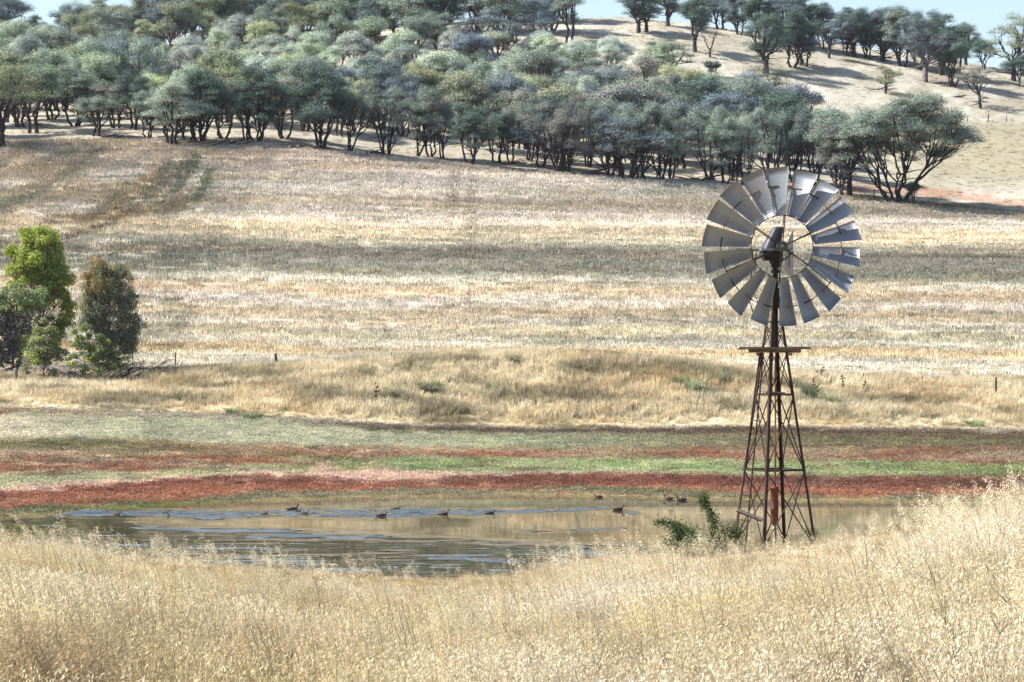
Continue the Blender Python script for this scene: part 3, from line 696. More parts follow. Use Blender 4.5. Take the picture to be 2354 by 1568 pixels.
    return m, crown

def tree_meshes(nm, mats, **kw):
    m, (V, Q, var, hue) = make_gum(**kw)
    tv = np.concatenate(m.V); Qs = np.concatenate(m.Q); T = np.concatenate(m.T) if m.T else np.zeros((0, 3), int)
    trunk = mesh_np(nm + '_trunk', tv, [Qs, T], mats[0], True)
    crown = mesh_np(nm + '_crown', V, [Q], mats[1], False, {'var': ('FLOAT', var), 'hue': ('FLOAT_COLOR', hue)})
    return trunk, crown, kw['H'], kw['Wd']
def plant_tree(name, loc, proto, label, group, tint, h, w, rz, cat='tree', bark=None):
    trunk, crown, H, Wd = proto
    e = empty(name, loc, label, cat, group, rz); sx = w / Wd; sz = h / H
    e.scale = (sx, sx, sz)
    t = obj('trunk', trunk, e); c = obj('crown', crown, e); c.color = (*tint, 1)
    t.color = (*(bark or (.06, .045, .045)), 1)
    return e
def bark_material():
    m, nt, out = material('gum_bark')
    col = N(nt, 'ShaderNodeObjectInfo').outputs['Color']
    tc = N(nt, 'ShaderNodeTexCoord').outputs['Object']
    n = noise(nt, vmap(nt, tc, (3, 3, .8)), 2.0, 5)
    c2 = scale_col(nt, col, remap(nt, n, .3, .7, .55, 1.9))
    d = N(nt, 'ShaderNodeBsdfDiffuse'); L(nt, c2, d.inputs[0]); L(nt, d.outputs[0], out.inputs[0]); return m
# ---------------------------------------------------------------- scattered ground cover (nobody could count it): points of one object carry small plants
def scatter(name, pts, scl, rotz, tint, protos, label, cat, tilt=.12):
    n = len(pts); r = np.random.default_rng(n)
    rot = np.stack([r.normal(0, tilt, n), r.normal(0, tilt, n), rotz], -1)
    sc = np.asarray(scl, float); sc = np.repeat(sc[:, None], 3, 1) if sc.ndim == 1 else sc
    me = mesh_np(name, pts, [], None, False, {'rot': ('FLOAT_VECTOR', rot), 'scl': ('FLOAT_VECTOR', sc), 'idx': ('INT', r.integers(0, len(protos), n)), 'tint': ('FLOAT_COLOR', tint)})
    col = bpy.data.collections.new(name + '_kinds')
    for i, p in enumerate(protos):
        col.objects.link(bpy.data.objects.new('%s_kind_%02d' % (name, i), p))
    o = tag(obj(name, me), label, cat, kind='stuff')
    g = bpy.data.node_groups.new(name, 'GeometryNodeTree')
    g.interface.new_socket('Geometry', in_out='INPUT', socket_type='NodeSocketGeometry')
    g.interface.new_socket('Geometry', in_out='OUTPUT', socket_type='NodeSocketGeometry')
    gi = g.nodes.new('NodeGroupInput'); go = g.nodes.new('NodeGroupOutput')
    ip = g.nodes.new('GeometryNodeInstanceOnPoints'); ci = g.nodes.new('GeometryNodeCollectionInfo')
    ci.inputs['Collection'].default_value = col; ci.inputs['Separate Children'].default_value = True; ci.inputs['Reset Children'].default_value = True
    def na(t, nm):
        q = g.nodes.new('GeometryNodeInputNamedAttribute'); q.data_type = t; q.inputs['Name'].default_value = nm
        return q.outputs['Attribute']
    g.links.new(gi.outputs[0], ip.inputs['Points']); g.links.new(ci.outputs[0], ip.inputs['Instance'])
    ip.inputs['Pick Instance'].default_value = True
    g.links.new(na('INT', 'idx'), ip.inputs['Instance Index']); g.links.new(na('FLOAT_VECTOR', 'rot'), ip.inputs['Rotation']); g.links.new(na('FLOAT_VECTOR', 'scl'), ip.inputs['Scale'])
    g.links.new(ip.outputs[0], go.inputs[0])
    md = o.modifiers.new('scatter', 'NODES'); md.node_group = g
    return o

def blade_mesh(name, mat, stems):
    """stems: list of dicts with polyline P, width w, colour hue, var -> flat ribbons; plus loose faces"""
    V = []; Q = []; var = []; hue = []; n = 0
    for P, w, hu, va in stems:
        P = np.asarray(P, float); k = len(P); w = np.broadcast_to(np.asarray(w, float), (k,))
        t = np.gradient(P, axis=0); a = np.cross(t, (0.35, 0.9, 0.1)); a /= np.maximum(np.linalg.norm(a, axis=1, keepdims=True), 1e-6)
        V.append(P - a * w[:, None] / 2); V.append(P + a * w[:, None] / 2)
        for i in range(k - 1): Q.append((n + i, n + i + 1, n + k + i + 1, n + k + i))
        n += 2 * k; var.append(np.full(2 * k, va)); hue.append(np.repeat(np.asarray(hu, float)[None], 2 * k, 0))
    return mesh_np(name, np.concatenate(V), [np.array(Q)], mat, False, {'var': ('FLOAT', np.concatenate(var)), 'hue': ('FLOAT_COLOR', np.concatenate(hue))})

def oat_clump(seed, mat, nst=16, H=.78, rad=.16, spike=18):
    """wild oats gone to seed: thin leaning stems, drooping open panicles of pale papery spikelets"""
    r = np.random.default_rng(seed); S = []; n = 0
    V = []; Q = []; var = []; hue = []
    wind = np.array((-.20, .02, 0))
    def ribbon(P, w, hu, va):
        nonlocal n
        P = np.asarray(P, float); k = len(P); t = np.gradient(P, axis=0)
        a = np.cross(t, r.normal(size=3)); a /= np.maximum(np.linalg.norm(a, axis=1, keepdims=True), 1e-6); w = np.broadcast_to(np.asarray(w, float), (k,))[:, None]
        V.append(np.concatenate([P - a * w / 2, P + a * w / 2])); Q.extend([(n + i, n + i + 1, n + k + i + 1, n + k + i) for i in range(k - 1)])
        n += 2 * k; var.append(np.full(2 * k, va)); hue.append(np.repeat(np.array(hu)[None], 2 * k, 0))
    straw = np.array((.72, .65, .53)); pale = np.array((1.36, 1.34, 1.28))
    for i in range(nst):
        a = r.random() * 2 * PI; q = rad * math.sqrt(r.random()); b = np.array((q * math.cos(a), q * math.sin(a), -.04))
        h = H * r.uniform(.66, 1.12); ln = np.array((math.cos(a), math.sin(a), 0)) * r.uniform(.0, .22) * h + r.normal(0, .06, 3) * (1, 1, 0) + wind * h * r.uniform(.3, 1.5)
        tip = b + ln + (0, 0, h); P = bez(b, b + ln * .25 + (0, 0, h * .6), tip, 6)
        ribbon(P, np.linspace(.0055, .003, 6), straw * r.uniform(.75, 1.1), r.random())
        for _ in range(3):                                      # dry leaves
            p0 = P[r.integers(0, 4)]; d = r.normal(size=3); d[2] = abs(d[2]) * .5; d /= np.linalg.norm(d); l = r.uniform(.12, .3)
            ribbon([p0, p0 + d * l * .5 + (0, 0, .05), p0 + d * l + (0, 0, -.06)], [.007, .006, .001], straw * r.uniform(.8, 1.25), r.random())
        ns = int(spike * r.uniform(.6, 1.3))
        for s in range(ns):                                     # spikelets on thread-like branches
            t = r.uniform(.60, 1.0); j = t * 5; i0 = min(4, int(j)); p0 = P[i0] + (P[i0 + 1] - P[i0]) * (j - i0)
            d = r.normal(size=3) * (1, 1, .25); d /= np.linalg.norm(d); reach = (.03 + .13 * (1.05 - t) * 1.6) * r.uniform(.5, 1.2)
            c = p0 + d * reach + (0, 0, .02 - .35 * reach)
            ax = np.array((d[0] * .35 - .45, d[1] * .4, -.75)) + r.normal(0, .2, 3); ax /= np.linalg.norm(ax)
            l = r.uniform(.019, .031); w = l * .15
            sd = np.cross(ax, r.normal(size=3)); sd /= np.linalg.norm(sd); sd2 = np.cross(ax, sd)
            for ss in (sd, sd2 * .8):
                V.append(np.array([c, c + ax * l * .4 + ss * w, c + ax * l, c + ax * l * .4 - ss * w])); Q.append((n, n + 1, n + 2, n + 3)); n += 4
                var.append(np.full(4, r.random())); hue.append(np.repeat((pale * r.uniform(.85, 1.15))[None], 4, 0))
            ribbon([p0, c], .0012, straw, .5)
    return mesh_np('oats_%d' % seed, np.concatenate(V), [np.array(Q)], mat, False, {'var': ('FLOAT', np.concatenate(var)), 'hue': ('FLOAT_COLOR', np.concatenate(hue))})

def straw_tuft(seed, mat, nst=26, H=.6, rad=.25, w=.012, spread=.35, hue=(1, 1, 1), droop=0.15, lean=0.08):
    r = np.random.default_rng(seed); st = []
    for i in range(nst):
        a = r.random() * 2 * PI; q = rad * math.sqrt(r.random()); b = np.array((q * math.cos(a), q * math.sin(a), -.05))
        h = H * r.uniform(.55, 1.15); o = np.array((math.cos(a), math.sin(a), 0)) * spread * h * r.random() + np.array((lean * h, 0, 0)) + r.normal(0, .05 * h, 3)
        P = bez(b, b + o * .2 + (0, 0, h * .65), b + o + (0, 0, h * (1 - droop * r.random())), 4)
        st.append((P, np.array((w, w, w * .8, w * .3)) * r.uniform(.7, 1.3), np.array(hue) * r.uniform(.8, 1.2), r.random()))
    return blade_mesh('tuft_%d' % seed, mat, st)

def stubble_patch(seed, mat, nst=25, H=.27, L_=1.5, W_=1.3):
    """cut straw standing in drill rows"""
    r = np.random.default_rng(seed); st = []
    for i in range(nst):
        row = r.integers(0, 4); x = r.uniform(-L_ / 2, L_ / 2); y = (row - 1.5) * W_ / 4 + r.normal(0, .03)
        h = H * r.uniform(.5, 1.2); tl = r.normal(0, .10, 2) * h
        st.append(([(x, y, -.04), (x + tl[0] * .5, y + tl[1] * .5, h * .5), (x + tl[0], y + tl[1], h)], np.array((.030, .042, .05)) * r.uniform(.6, 1.5), np.array((1.0, .98, .94)) * r.uniform(.62, 1.4), r.random()))
    for i in range(5):
        p = np.array((r.uniform(-.7, .7), r.uniform(-.6, .6), .02)); d = r.normal(size=3) * (1, .5, .05); d /= np.linalg.norm(d)
        st.append(([p, p + d * .2, p + d * .4], .02, (1.05, .95, .8), r.random()))
    return blade_mesh('stubble_%d' % seed, mat, st)

def herb_patch(seed, mat, n=110, H=.10, rad=.6):
    r = np.random.default_rng(seed)
    a = r.random(n) * 2 * PI; q = rad * np.sqrt(r.random(n)); P = np.stack([q * np.cos(a), q * np.sin(a), H * r.random(n)], -1)
    nr = r.normal(size=(n, 3)) * .8 + (0, 0, .5); nr /= np.linalg.norm(nr, axis=1, keepdims=True)
    u = np.cross(nr, r.normal(size=(n, 3))); u /= np.linalg.norm(u, axis=1, keepdims=True); w = np.cross(nr, u); s = (.025 + .045 * r.random(n))[:, None]
    V = np.stack([P - u * s, P + w * s * .5, P + u * s, P - w * s * .5], 1).reshape(-1, 3)
    return mesh_np('herb_%d' % seed, V, [np.arange(4 * n).reshape(n, 4)], mat, False, {'var': ('FLOAT', np.repeat(r.random(n), 4)), 'hue': ('FLOAT_COLOR', np.repeat(np.ones((n, 3)) * r.uniform(.8, 1.2, (n, 1)), 4, 0))})

def sample(n, d0, d1, u0, u1, r):
    """uniform over the ground between two distances and two bearings"""
    d = np.sqrt(r.uniform(d0 * d0, d1 * d1, n)); u = r.uniform(u0, u1, n)
    return u * d, d

CAPX = [-300, 0, 150, 300, 500, 600, 800, 1000, 1150, 1250, 1400, 1600, 1700, 1850, 1950, 2050, 2150, 2250, 2354, 2650]
CAPV = [1236, 1242, 1254, 1290, 1306, 1316, 1338, 1347, 1332, 1305, 1282, 1282, 1292, 1294, 1276, 1244, 1200, 1168, 1142, 1130]
def cap(X, d, px, jit, r, over=0.0):
    """how tall the oats grow: short in the hollow where the water shows, tall on the mound"""
    v = np.interp(px, CAPX, CAPV) - over + r.normal(0, jit, len(X)) + 26 * (fbm(X * .6, d * .3, 231) - .5)
    return np.maximum((HV - v) / F * d - ground(X, d), .13)
def build_ground_cover():
    r = np.random.default_rng(101)
    seeded = plant_material('dry_oats', 'INSTANCER', .14, lo=.55, hi=1.35)
    straw = plant_material('dry_straw', 'INSTANCER', .35, lo=.65, hi=1.25)
    herb = plant_material('herb_leaves', 'INSTANCER', .3, lo=.65, hi=1.3)
    # --- near bank: wild oats
    oats = [oat_clump(s, seeded, 13, .80, .13, 30) for s in range(7)]
    X, d = sample(10500, 9.0, 60, -.225, .225, r); px = px_of(X, d)
    # low-growing places: the grazed hollow in the middle of the crest, the lodged patches
    hollow = np.exp(-((px - 1060) / 270) ** 4) * np.clip((d - 31) / 6, 0, 1)
    lodged = np.clip(fbm(X * .22, d * .16, 201) * 5 - 3.0, 0, 1)
    h = .92 * (1 - .62 * hollow) * (1 - .6 * lodged) * (0.62 + .85 * fbm(X * .45, d * .3, 203))
    h = np.minimum(h, cap(X, d, px, 12, r))
    gap = fbm(X * .9, d * .6, 233, 3)
    keep = (gap > .36) & (r.random(len(X)) < np.where(d > 56, .45, 1) * (1 - .35 * hollow))
    X, d, h, px = X[keep], d[keep], h[keep], px[keep]
    g = fbm(X * .35, d * .22, 205, 4)
    warm = lerp(np.array((220, 214, 200.)) + 0 * g[:, None], np.array((210, 198, 166.)), np.clip(g * 3.6 - 1.45, 0, 1) * .8)
    warm = lerp(warm, np.array((170, 152, 128.)), np.clip(fbm(X * .5, d * .3, 207) * 4 - 2.3, 0, 1) * .8)
    warm = lerp(warm, np.array((238, 232, 214.)), np.clip(fbm(X * .4, d * .3, 209) * 4 - 2.2, 0, 1) * .8)
    tint = s2l(np.clip(warm * r.uniform(.92, 1.06, (len(X), 1)), 0, 255)) * .92
    scatter('wild_oat_grass', np.stack([X, d, ground(X, d)], -1), np.stack([np.clip(h, .4, 1.1) * .95] * 2 + [h], -1), r.random(len(X)) * 2 * PI * .0 + r.uniform(-1.2, 1.2, len(X)), tint, oats,
            'tall cream wild oat grass gone to seed on the near bank', 'dry grass', .10)
    # tall single heads standing up out of the mass
    heads = [oat_clump(40 + s, seeded, 2, 1.0, .10, 40) for s in range(6)]
    X, d = sample(1900, 9, 57, -.22, .22, r); px = px_of(X, d); keep = r.random(len(X)) < np.clip((d - 20) / 25, .25, 1) * (1 - .75 * np.exp(-((px - 1060) / 200) ** 4))
    X, d, px = X[keep], d[keep], px[keep]; hb = np.interp(px, [0, 300, 700, 1000, 1300, 1700, 2354], [.85, .8, .72, .6, .75, .8, .95]) * r.uniform(.75, 1.15, len(X))
    hb = np.minimum(hb, cap(X, d, px, 16, r, 48.0))
    tint = s2l(np.array((238, 232, 214.)) * r.uniform(.9, 1.05, (len(X), 1))) * .95
    scatter('tall_oat_heads', np.stack([X, d, ground(X, d)], -1), np.stack([hb, hb, hb], -1), r.uniform(-1.2, 1.2, len(X)), tint, heads, 'pale seed heads of wild oats standing above the rest', 'dry grass', .12)
    # long bare stalks, leaning together
    stalk = [straw_tuft(390 + s, straw, 7, 1.0, .10, .0065, .18, (1, .92, .78), .05, -.16) for s in range(5)]
    X, d = sample(800, 9, 40, -.22, .22, r); keep = fbm(X * .5, d * .3, 235) > .45; X, d = X[keep], d[keep]; px = px_of(X, d)
    hs = np.minimum(r.uniform(.75, 1.1, len(X)), cap(X, d, px, 10, r, 25.0)); tint = lerp(s2l(np.array((176, 150, 110.)))[None] * np.ones((len(X), 1)), s2l(np.array((232, 218, 186.)))[None], r.random(len(X)) ** 1.5) * r.uniform(.6, 1.05, (len(X), 1))
    scatter('bare_stalks', np.stack([X, d, ground(X, d)], -1), np.stack([hs, hs, hs], -1), r.uniform(-1.0, 1.0, len(X)), tint, stalk, 'long bare stalks leaning over among the near oats', 'dry grass', .10)
    # short fallen straw between them
    under = [straw_tuft(300 + s, straw, 34, .34, .3, .008, .9, (1, .93, .8), .6) for s in range(5)]
    X, d = sample(9000, 7.0, 86, -.23, .23, r); us = np.clip(cap(X, d, px_of(X, d), 6, r) / .34, .3, 1)
    tint = s2l(np.array((186, 172, 146.)) * r.uniform(.7, 1.05, (len(X), 1))) * .8
    scatter('fallen_straw', np.stack([X, d, ground(X, d)], -1), np.stack([us * 0 + 1, us * 0 + 1, us * r.uniform(.7, 1.2, len(X))], -1), r.random(len(X)) * 6.28, tint, under, 'matted golden straw lying under the tall oats', 'dry grass', .15)
    # --- far bank of rank grass
    bank = [straw_tuft(320 + s, straw, 40, .75, .38, .028, .35, (1, .97, .9)) for s in range(6)]
    X, d = sample(18000, 198, 227, -.2, .2, r); px = px_of(X, d); v = row_of(X, d)
    foot = np.interp(px, BX, BE[0])
    top = np.interp(px, XS, [870, 868, 856, 838, 824, 816, 830, 858, 876, 884, 890])
    keep = (v < foot + 4) & (v > top)
    X, d, v = X[keep], d[keep], v[keep]; foot = foot[keep]
    hh = np.clip((foot - v) / 30, .25, 1) * (.55 + .8 * fbm(X * .15, d * .4, 211))
    tint = desat(ground_colour(X, d), .28) / ALB * 1.08 * r.uniform(.82, 1.15, (len(X), 1))
    scatter('bank_grass', np.stack([X, d, ground(X, d)], -1), np.stack([hh * .9 + .2, hh * .9 + .2, hh], -1), r.random(len(X)) * 6.28, tint, bank, 'long straw coloured grass covering the far bank of the dam', 'dry grass')
    # --- stubble
    stub = [stubble_patch(340 + s, straw) for s in range(7)]
    X, d = sample(32000, 216, 352, -.2, .2, r); px = px_of(X, d); v = row_of(X, d)
    tl = np.interp(px, XS, [324, 324, 320, 328, 364, 392, 416, 436, 460, 494, 502]); top = np.interp(px, XS, [870, 868, 856, 838, 824, 816, 830, 858, 876, 884, 890])
    keep = (v > tl) & (v < top + 4)
    X, d, v = X[keep], d[keep], v[keep]
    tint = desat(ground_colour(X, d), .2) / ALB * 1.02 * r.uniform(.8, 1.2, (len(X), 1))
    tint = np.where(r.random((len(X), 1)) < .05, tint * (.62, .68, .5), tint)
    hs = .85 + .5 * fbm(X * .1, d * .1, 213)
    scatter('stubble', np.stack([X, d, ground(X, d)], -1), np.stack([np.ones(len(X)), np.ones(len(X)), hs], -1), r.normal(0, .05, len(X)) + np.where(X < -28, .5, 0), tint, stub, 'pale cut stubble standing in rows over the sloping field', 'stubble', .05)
    # --- hill pasture
    X, d = sample(15000, 345, 545, -.21, .21, r); v = row_of(X, d)
    keep = v < np.interp(px_of(X, d), XS, [326, 326, 320, 328, 364, 392, 416, 436, 460, 490, 498])
    X, d = X[keep], d[keep]; tint = ground_colour(X, d) / ALB * .95 * r.uniform(.9, 1.15, (len(X), 1))
    scatter('hill_grass', np.stack([X, d, ground(X, d)], -1), np.stack([r.uniform(.6, 1.1, len(X))] * 2 + [r.uniform(.12, .35, len(X))], -1), r.random(len(X)) * 6.28, tint, bank, 'bleached dry grass over the open hillside', 'dry grass')
    # --- herb carpets and shore rushes of the flat
    herbs = [herb_patch(360 + s, herb) for s in range(5)]
    X, d = sample(22000, 140, 208, -.2, .2, r); z = ground(X, d); v = row_of(X, d)
    keep = (z > WZ + .02) & (v > np.interp(px_of(X, d), BX, BE[0]) - 6)
    X, d, z = X[keep], d[keep], z[keep]; tint = desat(ground_colour(X, d), .30) / ALB * .84 * r.uniform(.72, 1.28, (len(X), 1))
    scatter('herb_carpet', np.stack([X, d, z], -1), r.uniform(.6, 1.25, len(X)), r.random(len(X)) * 6.28, tint, herbs, 'low red and green herbs carpeting the damp flat round the water', 'herbs')
    # pale dry stalks over the grey-green zone and the green strip
    wisp = [straw_tuft(380 + s, straw, 16, .34, .5, .02, .3) for s in range(4)]
    X, d = sample(11000, 150, 208, -.2, .2, r); z = ground(X, d); px = px_of(X, d); v = row_of(X, d)
    E = np.array([np.interp(px, BX, e) for e in BE])
    keep = (z > WZ + .1) & (((v > E[0]) & (v < E[2] + 6)) | ((v > E[3]) & (v < E[5]) & (px > 650) & (r.random(len(px)) < .6)) | (r.random(len(px)) < .22))
    X, d, z, v = X[keep], d[keep], z[keep], v[keep]
    tint = ground_colour(X, d) / ALB * .95 * r.uniform(.9, 1.35, (len(X), 1)) + .02
    scatter('pale_stalks', np.stack([X, d, z], -1), r.uniform(.5, 1.1, len(X)), r.random(len(X)) * 6.28, tint, wisp, 'thin pale grass stalks standing over the damp flat', 'dry grass')
    X, d = sample(60000, 136, 180, -.2, .2, r); z = ground(X, d); keep = (z < WZ + .10) & (z > WZ - .16) & (r.random(len(X)) < .5)
    X, d, z = X[keep], d[keep], z[keep]; px = px_of(X, d)
    gr = np.clip(1 - np.abs(px - 380) / 260, 0, 1) * .8 + .15 * r.random(len(X))
    tint = lerp(s2l(np.array((214, 190, 144.)))[None] * r.uniform(.5, .95, (len(X), 1)), s2l(np.array((120, 136, 70.)))[None] * r.uniform(.6, 1, (len(X), 1)), np.clip(gr, 0, 1))
    scatter('shore_rushes', np.stack([X, d, np.maximum(z, WZ - .05)], -1), r.uniform(.3, .6, len(X)), r.random(len(X)) * 6.28, tint, wisp, 'short reeds and dead stalks along the water edge', 'reeds')
# ---------------------------------------------------------------- ducks
def duck_mesh(mats, head_up=1.0, turn=0.0):
    R_ = [(-.33, .125, .012, .008), (-.26, .10, .07, .028), (-.17, .08, .11, .08), (-.06, .07, .135, .115), (.05, .07, .132, .118), (.13, .08, .108, .105), (.185, .10, .068, .066),
          (.213, .15, .044, .044), (.222, .15 + .055 * head_up, .035, .036), (.228, .15 + .10 * head_up, .036, .037), (.242, .15 + .135 * head_up, .044, .044), (.268, .15 + .145 * head_up, .042, .04),
          (.292, .15 + .137 * head_up, .026, .024), (.31, .15 + .13 * head_up, .020, .013), (.345, .15 + .122 * head_up, .019, .008), (.36, .15 + .12 * head_up, .008, .004)]
    P = np.array([(a, 0, b) for a, b, _, _ in R_]); T = np.gradient(P, axis=0); T /= np.linalg.norm(T, axis=1, keepdims=True)
    n = 14; V = []
    for (x, z, w, h), t in zip(R_, T):
        up = np.array((-t[2], 0, t[0]))
        for j in range(n):
            a = j * 2 * PI / n; V.append(np.array((x, 0, z)) + np.array((0, 1, 0)) * math.cos(a) * w + up * math.sin(a) * h)
    Q = []; mi = []
    for i in range(len(R_) - 1):
        for j in range(n):
            Q.append((i * n + j, i * n + (j + 1) % n, (i + 1) * n + (j + 1) % n, (i + 1) * n + j)); mi.append(0 if i < 7 else (1 if i < 12 else 2))
    T_ = [(len(V), (j + 1) % n, j) for j in range(n)] + [(len(V) + 1, (len(R_) - 1) * n + j, (len(R_) - 1) * n + (j + 1) % n) for j in range(n)]
    V += [P[0], P[-1]]; mi += [0] * n + [2] * n
    V = np.array(V); k = V[:, 0] > .2
    V[:, 2] += .0
    return mesh_np('duck', V, [np.array(Q), np.array(T_)], mats, True, None, mi)
def build_ducks():
    body = simple_material('brown_feathers', (.035, .024, .018), .7, 0, .6, 22, (1, 1, 1), (.09, .06, .04))
    head = simple_material('buff_head_feathers', (.17, .13, .09), .7, 0, .5, 30, (1, 1, 1), (.05, .035, .025)); bill = simple_material('grey_bill', (.05, .055, .06), .4)
    ms = [duck_mesh([body, head, bill], h) for h in (.5, .68, .85)]
    L_ = [(235, 1182, 1, .95, 'low brown duck at the rear of the flotilla, its outline broken by oat heads'), (266, 1185, 1, .95, 'second last duck of the flotilla, half hidden behind pale oat stalks'),
          (376, 1183, 1, 1.0, 'dark duck swimming alone in the wake behind the gap in the flotilla'), (607, 1183, 1, .95, 'low slim duck just behind the big black duck'),
          (672, 1174, 1, 1.3, 'biggest duck of the flotilla, black bodied with a pale raised head'), (683, 1177, 1, .8, 'small duck tucked against the flank of the big black duck'), (698, 1183, 1, .95, 'small duck just ahead of and below the big black duck'),
          (877, 1187, 1, 1.05, 'dark plump duck ahead of the big one, nearer the camera of the middle pair'), (909, 1173, 1, 1.0, 'rusty brown duck farther out of the middle pair'),
          (1019, 1184, 1, 1.1, 'brown duck with a raised neck between the middle pair and the leaders'), (1126, 1182, 1, .95, 'small duck drawing the fan of ripples behind the leader'),
          (1420, 1173, 1, 1.2, 'dark leading duck drawing the long silver wake'), (1376, 1144, -1, 1.0, 'grey brown duck preening at the red far shore'),
          (1537, 1148, -1, 1.1, 'front duck of the two swimming left along the far shore'), (1567, 1151, -1, 1.15, 'rear duck of the two swimming left along the far shore')]
    r = np.random.default_rng(2)
    for i, (px, v, s, k, lab) in enumerate(L_):
        d = F * -WZ / (v - HV); o = obj('duck', ms[(1, 0, 1, 0, 2, 1, 0, 1, 0, 2, 1, 1, 0, 2, 2)[i]])
        o.location = ((px - CX) / F * d, d, WZ - .015); o.rotation_euler = (0, 0, (0 if s > 0 else PI) + r.normal(0, .22)); o.scale = (k * .92,) * 3
        tag(o, lab, 'duck', 'ducks swimming on the dam')

# ---------------------------------------------------------------- fences, logs, bushes, weeds
def build_fences():
    wood = simple_material('grey_fence_wood', (.07, .055, .045), .9, 0, .5, 6, (3, 3, .6), (.03, .024, .02)); steel = simple_material('dark_steel_picket', (.035, .027, .024), .6, .3)
    wire = simple_material('fence_wire', (.14, .13, .12), .5, .5); palew = simple_material('pale_fence_wood', (.22, .19, .15), .9, 0, .4, 6, (3, 3, .6))
    def fence(name, posts, label, wires, group=None):
        p0 = at(*posts[0][:2]); e = empty(name, p0, label, 'fence'); b = np.array(p0); tops = []
        for px, v, h, rad, lean, m in posts:
            p = np.array(at(px, v)) - b; q = p + np.array((lean, 0, h)); mb = MB()
            mb.tube([p - (0, 0, .4), p, (p + q) / 2 + (.01, 0, 0), q - (0, 0, .02), q], [rad * 1.05, rad, rad * .97, rad * .95, rad * .7], 8); mb.build('post', m, e, True); tops.append((p, q))
        mb = MB()
        for w in wires:
            pts = [p + (q - p) * w + (0, 0, 0) for p, q in tops]
            pts = [pts[0] + (pts[0] - pts[1]) / np.linalg.norm(pts[0] - pts[1]) * 4] + pts + [pts[-1] + (pts[-1] - pts[-2]) / np.linalg.norm(pts[-1] - pts[-2]) * 4]
            fine = []
            for a, c in zip(pts[:-1], pts[1:]):
                for t in np.linspace(0, 1, 6)[:-1]: fine.append(a + (c - a) * t - np.array((0, 0, .10 * 4 * t * (1 - t))))
            mb.tube(fine + [pts[-1]], .006, 4)
        mb.build('wire', wire, e); return e
    fence('post_and_wire_fence', [(36, 888, 1.4, .16, 0, palew), (305, 850, 1.5, .05, 0, steel), (402, 856, 1.6, .05, .06, steel), (637, 846, 1.15, .12, -.14, wood), (900, 834, .8, .04, 0, steel)],
          'sagging post and wire fence running from the fallen logs to the short leaning post', (.95, .72, .45))
    fence('post_and_wire_fence', [(1830, 868, .55, .035, 0, steel), (1985, 880, .75, .05, 0, steel), (2120, 892, .9, .04, 0, steel), (2289, 913, 1.5, .085, .02, wood), (2420, 925, 1.1, .05, 0, steel)],
          'post and wire fence with one thick dark post beside the stubble, past the windmill', (.95, .8, .65, .5, .3))
    fence('post_and_wire_fence', [(2177, 281, 1.0, .05, 0, steel), (2224, 281, 1.0, .05, 0, steel), (2271, 281, 1.3, .09, .1, wood), (2314, 281, 1.0, .05, 0, steel), (2360, 282, 1.0, .06, 0, steel)],
          'tiny far fence on the open hillside above the lone spreading gum', (.9, .5))
    p = at(2009, 461); mb = MB(); mb.tube([(0, 0, -.3), (0, 0, .6), (.05, 0, 1.4)], [.09, .08, .06], 7); o = mb.build('fence_post', wood, None, True, p)
    tag(o, 'solitary grey stump of a post just beside the lone spreading gum', 'post')

